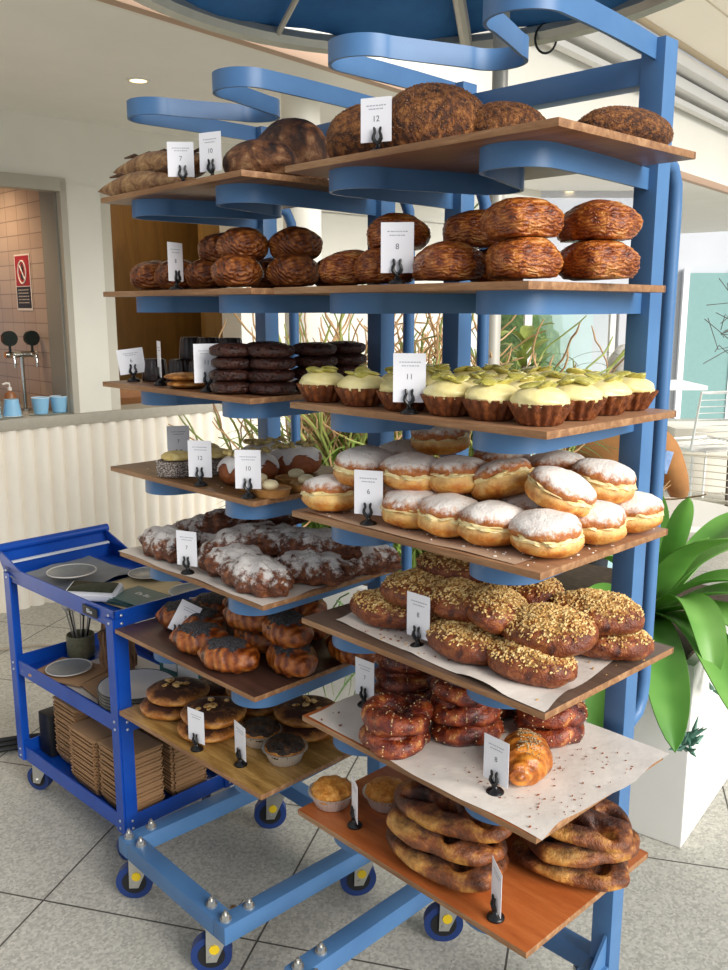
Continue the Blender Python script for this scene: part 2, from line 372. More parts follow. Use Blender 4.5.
def make_rack(lb,x,y,t):
    r=thing('bakery_rack',lb,'rack',(x,y,0),t,'blue steel bakery racks')
    for pp in (PR,PR+SP):
        g=G(); g.box((pp+.0225,-(AP+.0225),(1.98+.135)/2),(.045,.045,1.98-.135),None,.002); g.obj('post',rackblue,r)
        g=G(); hx,hy=pp+.0225,AP+.045
        g.tube([(hx,-(hy-.01),1.79),(hx,-(hy+.02),1.79),(hx,-(hy+.05),1.778),(hx,-(hy+.066),1.75),(hx,-(hy+.07),1.71),(hx,-(hy+.07),.78),(hx,-(hy+.066),.74),(hx,-(hy+.05),.712),(hx,-(hy+.02),.70),(hx,-(hy-.01),.70)],.0135,16)
        g.obj('handle',rackblue,r)
    g=G(); g.box((PR+SP/2+.0225,-(AP+.022),1.93),(SP-.045,.04,.045),None,.002); g.obj('top_beam',rackblue,r)
    g=G(); g.box((PR+SP/2+.0225,-(AP+.022),.158),(SP-.045,.04,.045),None,.002); g.obj('bottom_beam',rackblue,r)
    for i in range(0,8):
        g=G(); g.ribbon([loc(*q) for q in SERP],.006,ZL(i)-.012-.036,ZL(i)-.012); g.obj('shelf_support',rackblue,r)
    g=G(); z0,z1=.135,.18
    for pp in (PR,PR+SP):
        g.box((pp+.0225,-(AP-.064)/2,(z0+z1)/2),(.045,AP+.064-.001,z1-z0),None,.002)
        g.poly([(pp+.008,-(AP-.001),z1),(pp+.008,-(AP-.07),z1),(pp+.008,-(AP-.001),z1+.07)],.006,(1,0,0))
    g.box((PR+SP/2+.0225,.064-.0225,(z0+z1)/2),(SP-.045,.045,z1-z0),None,.002)
    g.obj('foot_frame',rackblue,r)
    for (p,a) in ((PR+.022,-.045),(PR+.085,-.04),(PR+.022,.02),(PR+SP+.022,-.045),(PR+SP-.03,-.04),(PR+SP+.022,.02)):
        g=G(); g.cyl((p,-a,z1),(p,-a,z1+.006),.013,n=20); g.cyl((p,-a,z1+.006),(p,-a,z1+.016),.009,n=6); g.cyl((p,-a,z1+.016),(p,-a,z1+.024),.004,n=8); g.obj('bolt',steel,r)
    return r
r0=make_rack('right blue steel bakery rack, nearest the viewer, carrying tarts and doughnuts',RK[0][0],RK[0][1],RK[0][2])
for (p,a,dn) in ((PR+.09,-.02,0),(PR+SP+.01,-.01,.1),(PR+.06,AP-.0,.2),(PR+SP+.01,AP+.0,0)):
    make_caster(r0,p,a,.135,dn-RK[0][2])
r1=make_rack('left blue steel bakery rack, carrying brownies, iced cakes and almond croissants',RK[1][0],RK[1][1],RK[1][2])
for (p,a,dn) in ((PR+.10,-.035,.1),(PR+SP+.03,-.03,.05),(PR+.07,AP-.01,.15),(PR+SP+.04,AP+.01,.1)):
    make_caster(r1,p,a,.135,dn-RK[1][2])
# ---------------- boards ----------------
BO=[[(-.015,-.014,-.022),(.022,-.017,-.025),(-.009,-.003,-.017),(-.007,-.002,-.019),(-.032,-.012,-.035),(-.024,-.01,-.04),(-.013,-.008,-.025)],
    [(-.007,-.013,-.032),(-.005,.004,.008),(.017,.011,.026),(.033,.024,.02),(.001,.019,.018),(.034,.016,.028),(.006,.006,.037)]]
BW,BD=.584,.394
woods={'a':('#5a3420','#6b4027','#7d4d30'),'b':('#65432a','#7a5236','#8f6546'),'c':('#4f3822','#6f4e2e','#92693f'),'d':('#3e2820','#4f342a','#604236'),'e':('#6b4c24','#9c753c','#cda462'),'f':('#94491f','#a95a2a','#b96c38'),'g':('#4b3a30','#5e4a3d','#6f5a4c'),'h':('#8c6347','#9e7454','#ad8463')}
BWD=['b','b','h','h','g','f','f'],['c','b','b','c','h','d','e']
BLB=[['top plywood board of the right rack, holding dark seeded loaves','second plywood board of the right rack under big glazed croissants','plywood board of the right rack under the lemon tarts','plywood board of the right rack under the sugared doughnuts','dark walnut board of the right rack under streusel buns','board of the right rack covered by a wide parchment sheet','lowest orange brown board of the right rack under charred breads'],
     ['top plywood board of the left rack, holding baguettes','second plywood board of the left rack under swirled croissants','plywood board of the left rack under chocolate cakes and cookies','brown grained board of the left rack under iced cakes','board of the left rack under almond croissants','dark brown board of the left rack under poppy seed croissants','lowest golden grained board of the left rack under round flat breads']]
plyedge=m_wood('plywood edge','#6b472b','#946a45','#b89068',1,.6)
def m_board(k):
    c=woods[k]; return m_wood('plywood '+k,c[0],c[1],c[2],1.0,.42,40)
for k in (0,1):
    x,y,t=RK[k]
    for i in range(1,8):
        b=BO[k][i-1]; o=RW(k,b[0],b[1],ZL(i)-.012)
        g=G(); g.box((BW/2,-BD/2,.006),(BW,BD,.012),None,.0015)
        bo=g.obj('shelf_board',M('w'+BWD[k][i-1],lambda:m_board(BWD[k][i-1])),loc=o,rot=(0,0,t+b[2]))
        tag(bo,BLB[k][i-1],'board','shelf boards on the blue racks')
        bo.data.materials.append(plyedge)
        for f in bo.data.polygons:
            if abs(f.normal.z)<.7: f.material_index=1
# parchment
def m_paper(c='#d9cfc4',c2='#e6ddd2'):
    n=N('baking parchment'); n.set(n.ramp(n.noise(18,5),[(.3,c),(.7,c2)]),.55); n.bump(n.noise(25,5),.35,.006); return n.m
pap=m_paper()
def sheet(k,i,poly,lb,seed=1,curl=.01,mat=None):
    # poly: quad in board coords (p,a) corners
    b=BO[k][i-1]; x,y,t=RK[k]; o=RW(k,b[0],b[1],ZL(i)+.0006)
    a,bb,c,d=[Vector((q[0],-q[1],0)) for q in poly]
    def fn(u,v):
        p=(a*(1-u)+bb*u)*(1-v)+(d*(1-u)+c*u)*v
        e=min(u,1-u,v,1-v); z=.0008+max(0,nz((u,v,0),5,seed))*curl*max(0,(.25-e)*4)
        p=p+Vector((nz((u,v,0),4,seed+2),nz((u,v,0),4,seed+5),0))*.010*(1 if e<.02 else 0.3); p.z=z; return p
    g=G(); g.grid(fn,36,28); s=g.obj('parchment_sheet',mat or pap,loc=o,rot=(0,0,t+b[2])); return tag(s,lb,'baking paper')
sheet(0,6,[(-.008,-.004),(.575,.004),(.59,.39),(-.01,.40)],'wide creased parchment sheet on the right rack under the seeded pretzel rolls',3,.008)
sheet(0,5,[(.0,.0),(.52,.035),(.54,.34),(.06,.38)],'rumpled parchment sheet on dark board under the streusel buns',5,.02)
sheet(1,5,[(-.004,-.004),(.585,-.004),(.58,.397),(-.004,.397)],'cream parchment sheet under the almond croissants',8,.005)
sheet(0,4,[(.05,.004),(.57,.004),(.57,.39),(.05,.39)],'brown baking paper sheet under the sugared doughnuts',9,.003,m_paper('#b99a80','#c4a78d'))
# crumbs
def crumbs(k,i,n,cols,seed,lb,p0=0,p1=.56,a0=.01,a1=.36,r=.0022):
    rd=random.Random(seed); b=BO[k][i-1]; g=G()
    for _ in range(n):
        c=Vector((rd.uniform(p0,p1),-rd.uniform(a0,a1),.003)); s=r*rd.uniform(.4,1.3)
        g.box(c,(s*rd.uniform(1,2.6),s,s*.6),rotz(rd.uniform(0,3)))
    o=g.obj('crumbs',cols,loc=RW(k,b[0],b[1],ZL(i)+.0006),rot=(0,0,RK[k][2]+b[2]),flat=True); tag(o,lb,'crumbs',kind='stuff')
cr_b=plain('pastry flake','#8e4a22',.6,var=.3,scale=60); cr_w=plain('sugar grains','#efe6da',.7); cr_y=plain('streusel crumb','#c99a55',.7,var=.2,scale=60)
crumbs(0,6,90,cr_b,1,'brown pastry flakes scattered over the wide parchment')
crumbs(0,6,120,cr_b,11,'small flakes near the lone sesame croissant',.0,.22,.05,.3,.0015)
crumbs(0,5,90,cr_b,2,'brown flakes on the rumpled parchment by the streusel buns',.05,.45,.03,.1)
crumbs(0,5,120,cr_y,3,'golden streusel crumbs fallen on the walnut board',.0,.5,.02,.37)
crumbs(0,4,350,cr_w,4,'white icing sugar spilled around the doughnuts',.0,.56,.01,.38,.0018)
crumbs(1,4,50,cr_w,5,'pale coconut crumbs on the iced cake board',.1,.5,.03,.3,.0018)
crumbs(1,6,60,cr_b,6,'brown flakes on the board of poppy seed croissants',.3,.56,.02,.35)
# ---------------- price cards ----------------
cardm=plain('white card','#f1f0f4',.6); blackp=plain('black glossy plastic','#101012',.3); ink=plain('grey print ink','#6d6f78',.7)
def txt(s,size,parent,loc,name='lettering',mat=ink,rot=(PI/2,0,0)):
    c=bpy.data.curves.new(name,'FONT'); c.body=s; c.size=size; c.align_x='CENTER'; c.align_y='CENTER'; c.extrude=.0001
    o=bpy.data.objects.new(name,c); COL.objects.link(o)
    dg=bpy.context.evaluated_depsgraph_get(); me=bpy.data.meshes.new_from_object(o.evaluated_get(dg)); bpy.data.objects.remove(o)
    me.materials.clear(); me.materials.append(mat)
    o=bpy.data.objects.new(name,me); COL.objects.link(o); o.parent=parent; o.location=loc; o.rotation_euler=rot; return o
def card(k,i,p,a,yaw,num,lb,wd=.055,ht=.082,lean=.0,roll=0,dx=0,zoff=0):
    b=RW(k,p,a,ZL(i)+zoff+.0006)
    t=thing('price_card',lb,'price card',b,-math.atan2(b.x,b.y)+math.radians(yaw),'white price cards in black clips')
    g=G(); g.lathe([(.0,0),(.0155,0),(.0155,.003),(.013,.006),(.006,.009),(.0035,.013),(.0035,.018)],24); g.obj('clip_base',blackp,t)
    g=G()
    for s in (-1,1): g.tube([(0,-.004,.016),(s*.004,-.0045,.019),(s*.0072,-.005,.024),(s*.0066,-.005,.029),(s*.0045,-.0045,.034),(s*.0052,-.0045,.039),(s*.0065,-.0045,.042)],[.0032,.0034,.0034,.0028,.0024,.0026,.0014],8)
    g.tube([(0,-.004,.014),(0,-.004,.020)],.0035,8); g.obj('clip_arms',blackp,t)
    g=G(); g.box((0,0,ht/2),(wd,.0006,ht)); cd=g.obj('card',cardm,t,(dx,0,.019),(lean,math.radians(roll),0))
    if num: txt(num,.013,cd,(0,-.0005,ht*.52),'numeral')
    g=G(); rd=random.Random(lb)
    for row,(ww,zz) in enumerate(((.034,.82),(.026,.745))):
        x=-ww/2
        while x<ww/2:
            l=rd.uniform(.002,.0045); g.box((x+l/2,-.0005,ht*zz),(l,.0002,.0016)); x+=l+rd.uniform(.0006,.0016)
    g.obj('small_print',plain('pale print','#a9abb4',.7) if 'pp' not in MM else MM['pp'],cd)
    return t
MM['pp']=plain('pale print','#a9abb4',.7)
# ---------------- baked goods ----------------
def crust(name,stops,sc=9,rough=.38,bump=.35,bs=60,top=None,topf=(.55,.8),spec=.5,coat=0,lam=None):
    # top: (colour, coverage noise scale) for a dusting lying on the upper side
    n=N(name); f=n.noise(sc*4.5,8,rough=.62,dist=.4)
    if lam:
        wv=n.n('ShaderNodeTexWave'); (setattr(wv,'wave_type','RINGS'),setattr(wv,'rings_direction','Y')) if lam[1]=='R' else setattr(wv,'bands_direction',lam[1]); wv.inputs['Scale'].default_value=lam[0]; wv.inputs['Distortion'].default_value=lam[2]; wv.inputs['Detail'].default_value=3; wv.inputs['Detail Scale'].default_value=1.5; n.l(n.co(),wv.inputs['Vector'])
        f=n.math('ADD',n.math('MULTIPLY',f,1-lam[3]*.9),n.math('MULTIPLY',wv.outputs[0],lam[3]))
    c=n.ramp(f,stops)
    h=n.math('ADD',n.math('MULTIPLY',n.noise(bs*1.3,5),.7),n.math('MULTIPLY',n.noise(bs*5,4),.35))
    if lam: h=n.math('ADD',n.math('MULTIPLY',h,.6),n.math('MULTIPLY',wv.outputs[0],lam[3]*2.5))
    if top:
        z=n.n('ShaderNodeSeparateXYZ'); n.l(n.co('Generated'),z.inputs[0])
        k=n.math('ADD',z.outputs[2],n.math('MULTIPLY',n.math('SUBTRACT',n.noise(top[1]*3.2,7,rough=.72),.5),top[2]))
        m=n.ramp(k,[(topf[0],0.0),(topf[1],1.0)]); c=n.mix(m,c,top[0])
        r=n.math('ADD',n.math('MULTIPLY',m,.45),rough); n.set(c,r)
    else: n.set(c,rough)
    n.b.inputs['Coat Weight'].default_value=coat; n.b.inputs['Coat Roughness'].default_value=.3
    n.bump(h,min(1,bump*1.7),.007); return n.m
gold=lambda:crust('golden dough side',[(.3,'#c98a35'),(.5,'#e0ab55'),(.7,'#edc77c')],12,.5,.3)
def flatb(p,f): # flatten the underside
    if p.z<-f: p.z=-f+(p.z+f)*.15
    return p
def K_doughnut(sd):
    t=thing('filled_doughnut','x','doughnut'); rd=random.Random(sd)
    w=rd.uniform(-.08,.08)
    g=G(); g.blob((0,0,.0225),(.054,.052,.0235),4,lambda p:flatb(p,.8)*(1+.07*nz(p,1.9,sd)+.015*nz(p,6,sd)))
    g.obj('lower_bun',M('bun',lambda:crust('fried dough',[(.3,'#9c4e16'),(.46,'#c97a2a'),(.6,'#e2a54e'),(.78,'#efc983')],11,.45,.25,top=('#f2d391',14,.5),topf=(.35,.75))),t)
    g=G(); g.blob((0,0,.034),(.0525,.0515,.0125),4,lambda p:p*(1+.17*nz(p,4.0,sd+3)))
    g.obj('cream_filling',M('cream',lambda:crust('yellow custard cream',[(.3,'#e8cf8c'),(.7,'#f6e6b4')],16,.35,.2)),t,rot=(w,0,0))
    g=G(); g.blob((0,0,.0405),(.0525,.051,.0225),4,lambda p:flatb(p,.35)*(1+.09*nz(p,2.1,sd+9)+.02*nz(p,6,sd)))
    g.obj('sugared_top',M('buntop',lambda:crust('sugar dusted dough',[(.3,'#8e4a1c'),(.5,'#b66a2b'),(.7,'#d49750')],12,.5,.4,90,top=('#efe8e0',26,1.15),topf=(.34,.64))),t,rot=(w,rd.uniform(-.05,.05),0))
    return t
def K_streusel(sd):
    t=thing('streusel_bun','x','bun'); rd=random.Random(sd)
    def sh(p): return flatb(p,.55)*(1+.09*nz(p,1.8,sd)+.03*math.sin(p.x*9+p.y*2)*max(0,p.z)+.025*nz(p,7,sd))
    g=G(); g.blob((0,0,.026),(.085,.058,.036),5,sh)
    g.obj('bun_body',M('streu',lambda:crust('glossy brown bun',[(.3,'#43190b'),(.5,'#7d3a18'),(.7,'#b26a34')],14,.36,.6,top=('#b98e4e',16,2.0),topf=(.72,.98),coat=.1)),t)
    g=G()
    for _ in range(900):
        a=rd.uniform(0,2*PI); r=rd.uniform(0,1)**.62*.97; x,y=math.cos(a)*r,math.sin(a)*r; z=math.sqrt(max(0,1-r*r))
        p=sh(Vector((x,y,z))); q=Vector((p.x*.085,p.y*.058,p.z*.036+.0265)); s=rd.uniform(.0012,.0040)
        g.box(q,(s*rd.uniform(.8,2),s,s*.7),Matrix.Rotation(rd.uniform(0,3),3,(rd.random(),rd.random(),1)))
    g.obj('streusel_topping',M('streut',lambda:crust('golden streusel crumbs',[(.28,'#7a5228'),(.42,'#c8994f'),(.58,'#edd092')],22,.75,.1)),t,flat=True)
    return t
def curved(p,k): p.y+=k*p.x*p.x; return p
def K_almond(sd):
    t=thing('almond_croissant','x','croissant'); rd=random.Random(sd)
    def sh(p):
        r=1-.28*abs(p.x)**2.2; q=Vector((p.x,p.y*r,p.z*r)); q=flatb(q,.6)*(1+.12*nz(p,2.6,sd)+.06*math.sin(p.x*12+sd+3*p.y)+.05*nz(p,5,sd)+.045*nz(p,11,sd)); return curved(q,.28)
    g=G(); g.blob((0,-.012,.026),(.092,.048,.038),5,sh)
    g.obj('croissant_body',M('alm',lambda:crust('icing sugar dusted croissant',[(.3,'#3a1c10'),(.5,'#6e3a1f'),(.7,'#a0643a')],16,.45,.5,80,top=('#e2dbd5',13,2.1),topf=(.52,.78))),t)
    g=G()
    for _ in range(210):
        a=rd.uniform(0,2*PI); r=rd.uniform(0,1)**.5*.93; v=Vector((math.cos(a)*r,math.sin(a)*r,math.sqrt(1-r*r))); p=sh(v)
        q=Vector((p.x*.092,p.y*.045-.012,p.z*.034+.025)); s=rd.uniform(.003,.007)
        g.box(q,(s,s*.6,.0007),Matrix.Rotation(rd.uniform(-.9,.9),3,'X')@Matrix.Rotation(rd.uniform(0,3),3,'Z'))
    g.obj('almond_flakes',M('almf',lambda:crust('toasted sugared almond flake',[(.36,'#7e4e30'),(.5,'#c9b6a2'),(.66,'#ebe5de')],30,.6,.1)),t,flat=True)
    return t
def lam(p,k,amt): # lamination ridges around the roll
    return 1+amt*math.sin(k*(p.x+.25*p.y))+amt*.5*math.sin(2.3*k*p.x+4*p.z)
def K_poppy(sd):
    t=thing('poppy_seed_croissant','x','croissant'); rd=random.Random(sd)
    def sh(p):
        q=flatb(p.copy(),.62); r=1-.22*abs(p.x)**3; q=Vector((q.x,q.y*r,q.z*r))*lam(p,13,.03)*(1+.05*nz(p,2,sd)); return curved(q,.12)
    g=G(); g.blob((0,0,.027),(.072,.047,.036),5,sh)
    g.obj('croissant_body',M('pop',lambda:crust('glossy croissant crust',[(.34,'#3a1609'),(.47,'#77350f'),(.58,'#a4571d'),(.74,'#cc8640')],7,.32,.55,coat=.15,lam=(15,'X',5,.13))),t)
    def cap(p):
        q=sh(p); return q
    g=G(); b=bmesh.new(); bmesh.ops.create_icosphere(b,subdivisions=5,radius=1)
    for v in list(b.verts):
        d=math.hypot((v.co.x-.05)/.66,(v.co.y+.02)/.85)+.30*nz(v.co,5,sd)+.2*nz(v.co,14,sd)
        if v.co.z<.15 or d>1: b.verts.remove(v); continue
    for v in b.verts:
        p=sh(v.co.copy()); v.co=Vector((p.x*.0727,p.y*.0477,p.z*.0368+.0272))
    g.merge(b); g.obj('poppy_seed_patch',M('seedp',lambda:crust('slate poppy seeds',[(.35,'#232124'),(.5,'#454347'),(.7,'#777478')],60,.75,.7,300)),t)
    return t
def K_croissant(sd,d=(.062,.048,.036),nm='swirled_croissant',cat='croissant'):
    t=thing(nm,'x',cat)
    def sh(p):
        q=flatb(p.copy(),.7); rr=math.hypot(p.y,p.z+.2)
        return q*(1+.020*math.sin(26*rr+5*p.x+4*nz(p,1.5,sd))+.06*nz(p,1.7,sd)+.012*nz(p,10,sd))
    g=G(); g.blob((0,0,d[2]*.86),d,5,sh)
    g.obj('croissant_body',M('crs',lambda:crust('dark baked croissant crust',[(.30,'#3a190b'),(.45,'#733813'),(.58,'#a55c25'),(.74,'#cd8c4a')],9,.36,.5,90,coat=.1,lam=(46,'R',2.5,.13))),t)
    return t
def K_big(sd):
    t=thing('glazed_croissant','x','croissant')
    def sh(p):
        e=2.6; q=Vector((math.copysign(abs(p.x)**.72,p.x),math.copysign(abs(p.y)**.75,p.y),p.z)); q=flatb(q,.62); q.x*=1-.12*max(0,p.z)
        dome=1 if p.z<0 else 1
        return q*(1+.012*math.sin(17*p.x+9*p.z+6*nz(p,1.3,sd))+.011*math.sin(34*p.z+9*p.x+5*nz(p,1.6,sd))+.10*nz(p,1.3,sd)+.014*nz(p,8,sd))
    g=G(); g.blob((0,0,.031),(.073,.056,.038),5,sh)
    g.obj('croissant_body',M('big',lambda:crust('glazed amber pastry',[(.32,'#4a1c0b'),(.45,'#8d4316'),(.56,'#bd6f2c'),(.72,'#e0a562')],9,.3,.6,70,coat=.2,lam=(50,'Z',9,.09))),t)
    g=G()
    g.tube([(-.028+.056*i/12,-.050+.004*math.sin(i*1.2+sd),.018+.012*math.sin(PI*i/12)) for i in range(13)],.0035,6); g.tube([(-.026+.052*i/12,-.0495+.003*math.sin(i+sd),.032+.012*math.sin(PI*i/12)) for i in range(13)],.003,6)
    g.obj('pastry_layer',M('bigl',lambda:crust('pale inner pastry layer',[(.3,'#a8622a'),(.7,'#e0ac6c')],14,.4,.3)),t)
    return t
def K_foc(sd):
    t=thing('round_flatbread','x','flatbread'); rd=random.Random(sd)
    def sh(p): r=math.hypot(p.x,p.y); q=p.copy(); q.z=q.z*(1-.35*math.exp(-(r/.5)**2)) if q.z>0 else max(q.z,-.7); return q*(1+.04*nz(p,2.5,sd))
    g=G(); g.blob((0,0,.016),(.068,.066,.022),4,sh)
    g.obj('bread_base',M('foc',lambda:crust('baked bread rim',[(.3,'#854614'),(.5,'#b9762d'),(.7,'#d9a050')],9,.4,.3,top=('#43200e',10,1.3),topf=(.55,.95),coat=.1)),t)
    g=G()
    for _ in range(9):
        a=rd.uniform(0,6.28); r=rd.uniform(0,.042); p=Vector((math.cos(a)*r,math.sin(a)*r,.0335+.004*rd.random())); g.blob(p,(rd.uniform(.006,.012),rd.uniform(.004,.007),.003),2,lambda q:q*(1+.25*nz(q,3,sd)),rotz(rd.uniform(0,3)))
    g.obj('cheese_topping',M('foct',lambda:crust('melted cheese topping',[(.35,'#7a4318'),(.5,'#d9a85a'),(.65,'#f1d79d')],30,.4,.3)),t)
    return t
def K_pie(sd,dark=False):
    t=thing('foil_pie','x','pie')
    g=G(); md=lambda th,j:1+(.018 if j>1 else .01)*math.sin(38*th)
    g.lathe([(.0,0),(.034,0),(.036,.003),(.045,.026),(.05,.028),(.051,.0295),(.0485,.030),(.044,.028),(.036,.006),(0,.005)],152,(0,0,0),md,False)
    g.obj('foil_dish',M('foil',lambda:plain('crimped aluminium foil','#e2dfd8',.3,.55,var=.05)),t)
    g=G(); g.blob((0,0,.028),(.044,.044,.025),5,lambda p:flatb(p,.3)*(1+.10*nz(p,2.6,sd)+.05*nz(p,8,sd)))
    g.obj('pie_top',M('pieD',lambda:crust('charred dark topping',[(.35,'#16100b'),(.5,'#2b1d12'),(.75,'#6b4422')],18,.55,.9,60)) if dark else M('pieG',lambda:crust('golden pie crust',[(.3,'#9c5414'),(.45,'#cf842b'),(.62,'#e3a44c'),(.8,'#f0c274')],16,.45,.6,50)),t)
    if dark:
        g=G(); g.lathe([(.040,.024),(.0455,.027),(.0455,.031),(.042,.0345)],40,(0,0,0),lambda th,j:1+.012*math.sin(9*th+j),False); g.obj('crust_rim',M('pieR',lambda:crust('baked pie rim',[(.3,'#8a4c1c'),(.7,'#d99a4c')],14,.45,.3)),t)
    return t
def K_fou(sd):
    t=thing('charred_flat_loaf','x','bread'); rd=random.Random(sd)
    # oval slab with slashed openings, built from thick rolls of dough
    b=bmesh.new(); bmesh.ops.create_icosphere(b,subdivisions=6,radius=1)
    slits=[(-.52,-.30,.5,.13,.30),(-.42,.38,-.4,.12,.26),(.0,-.36,.1,.13,.30),(.06,.36,-.1,.12,.28),(.50,-.26,-.4,.13,.28),(.50,.34,.5,.11,.24)]
    for v in b.verts:
        p=v.co.copy(); th=math.atan2(p.y,p.x); k=1+.07*math.sin(3*th+sd)+.03*math.sin(5*th+2*sd)
        z=math.copysign(abs(p.z)**.75,p.z)
        if z<0: z*=.62
        dep=0
        if p.z>0:
            for (sx,sy,an,w_,l_) in slits:
                dx,dy=p.x-sx,p.y-sy; c_,s_=math.cos(an+.15*sd),math.sin(an+.15*sd); q1=(dx*c_+dy*s_)/w_; q2=(-dx*s_+dy*c_)/l_
                dep=max(dep,math.exp(-(q1*q1+q2*q2)**1.5))
        z=z*(1-1.25*dep)*(1+.25*nz(p,2.0,sd))
        v.co=Vector((p.x*.104*k,p.y*.070*k,.019+z*.026))
    g=G(); g.merge(b)
    for v in g.bm.verts:
        v.co+=Vector((nz(v.co,30,sd),nz(v.co,30,sd+4),nz(v.co,26,sd+8)*.7))*.0036+Vector((nz(v.co,110,sd),nz(v.co,110,sd+4),nz(v.co,110,sd+8)))*.0008
        v.co.z=max(v.co.z,.003)
    g.obj('loaf_body',M('fou',lambda:crust('charred rustic crust',[(.34,'#1d0e08'),(.44,'#4d2815'),(.52,'#85491f'),(.60,'#c58a40'),(.72,'#e6b868')],2.6,.42,.5,60,top=('#281209',2.4,1.8),topf=(.58,1.02))),t,sharp=80)
    return t
def K_seed(sd):
    t=thing('seeded_pretzel_roll','x','pretzel roll'); rd=random.Random(sd)
    g=G(); n=44; pts=[];rs=[]
    for i in range(n):
        th=4*PI*i/n; r=.036+.012*math.cos(1.5*th+sd); pts.append((math.cos(th)*r*1.1,math.sin(th)*r,.020+.007*math.sin(1.5*th))); rs.append(.021+.003*math.sin(3*th))
    g.tube(pts,rs,12,closed=True)
    for v in g.bm.verts: v.co+=Vector((nz(v.co,40,sd),nz(v.co,40,sd+4),0))*.003; v.co.z=max(v.co.z,.001)
    g.obj('roll_body',M('sed',lambda:crust('glossy mahogany roll',[(.34,'#2e0e08'),(.48,'#6d2411'),(.6,'#a14a20'),(.72,'#d99a50')],7,.3,.6,coat=.25)),t,sharp=80)
    g=G()
    for _ in range(260):
        i=rd.randrange(n); th=rd.uniform(-.4,PI+.4); c=Vector(pts[i]); o=Vector((c.x,c.y,0)).normalized()
        q=c+(o*math.cos(th)+Vector((0,0,1))*math.sin(th))*rs[i]*1.0
        g.box(q,(.0026,.0015,.001),Matrix.Rotation(rd.uniform(0,3),3,(rd.random(),rd.random(),rd.random()+.1)))
    g.obj('sesame_seeds',M('sesa',lambda:plain('sesame seed','#e2c390',.5,var=.15,scale=90)),t,flat=True)
    return t
def K_sesc(sd):
    t=thing('sesame_croissant','x','croissant'); rd=random.Random(sd)
    def sh(p):
        r=1-.35*abs(p.x)**2; q=flatb(Vector((p.x,p.y*r,p.z*r)),.6); return curved(q*lam(p,15,.045),.3)
    g=G(); g.blob((0,-.01,.028),(.078,.045,.04),5,sh); g.obj('croissant_body',M('sesb',lambda:crust('amber croissant crust',[(.3,'#7a3a0e'),(.48,'#b0621a'),(.68,'#d98f38')],10,.28,.3,coat=.2,lam=(22,'X',4,.12))),t)
    g=G()
    for _ in range(180):
        v=Vector((rd.uniform(-.55,.75),rd.uniform(-.6,.35),0)); 
        if v.length>.95: continue
        v.z=math.sqrt(1-v.length_squared); p=sh(v); g.box(Vector((p.x*.078,p.y*.045-.01,p.z*.04+.029)),(.003,.0018,.0012),rotz(rd.uniform(0,3)))
    g.obj('sesame_seeds',M('sesd',lambda:crust('mixed pale and dark seeds',[(.42,'#2a211c'),(.5,'#cdb489'),(.7,'#efdcb2')],160,.6,.1)),t,flat=True); return t
def K_tart(sd):
    t=thing('lemon_tart','x','tart'); rd=random.Random(sd)
    g=G(); g.lathe([(0,0),(.027,0),(.029,.002),(.041,.026),(.0425,.029),(.0405,.030),(.037,.026),(.0,.024)],120,(0,0,0),lambda th,j:1+(.075 if 1<j<6 else .03)*math.cos(16*th),False)
    g.obj('fluted_crust',M('tac',lambda:crust('brown tart crust',[(.3,'#4a210d'),(.5,'#7a3f1a'),(.7,'#a3602c')],18,.55,.45,80)),t,sharp=60)
    g=G(); g.blob((0,0,.0315),(.0405,.0395,.0205),4,lambda p:flatb(p,.3)*(1+.03*math.sin(3*math.atan2(p.y,p.x)+9*p.z)*(1-abs(p.z))+.04*nz(p,2,sd)))
    g.obj('lemon_cream',M('tal',lambda:crust('pale lemon cream',[(.3,'#ead98c'),(.7,'#f7eab0')],8,.35,.12,40)),t)
    for j in range(rd.choice((4,5,5))):
        a=j*1.35+rd.uniform(0,.6); g=G(); c=Vector((math.cos(a)*.013,math.sin(a)*.013,.0505+.0012*j))
        g.blob(c,(.017,.012,.0035),3,lambda p:p*(1+.15*nz(p,4,sd+j)),rotz(a+rd.uniform(-.6,.6))@Matrix.Rotation(rd.uniform(-.5,.5),3,'X')@Matrix.Rotation(rd.uniform(-.3,.3),3,'Y')); g.obj('citrus_slice',M('tas',lambda:crust('candied green citrus slice',[(.3,'#9c9438'),(.5,'#bdb458'),(.7,'#d9d28a')],16,.25,.3,coat=.3)),t)
    return t
def K_lam(sd):
    t=thing('coconut_lamington','x','cake'); rd=random.Random(sd)
    g=G(); g.lathe([(0,0),(.036,0),(.038,.003),(.0385,.026),(.036,.031),(0,.032)],48,(0,0,0),lambda th,j:1+.02*math.sin(5*th+j)); 
    g.obj('sponge',M('lam',lambda:crust('chocolate sponge rolled in coconut',[(.40,'#37241c'),(.5,'#7c6a60'),(.62,'#d8cfc6')],120,.85,.8,200)),t)
    g=G()
    for _ in range(260):
        a=rd.uniform(0,6.28); z=rd.uniform(.001,.031); r=.0385
        g.box((math.cos(a)*r,math.sin(a)*r,z),(.004,.0007,.0007),Matrix.Rotation(rd.uniform(0,3),3,(rd.random(),rd.random(),rd.random()+.1)))
    g.obj('coconut_shreds',M('lamc',lambda:plain('coconut shred','#e2dad0',.7)),t,flat=True)
    g=G(); g.blob((0,0,.038),(.031,.030,.012),4,lambda p:flatb(p,.4)*(1+.09*nz(p,4,sd))); g.obj('custard_top',M('lamt',lambda:crust('yellow custard top',[(.3,'#d8b865'),(.7,'#efdc9c')],20,.5,.4)),t)
    return t
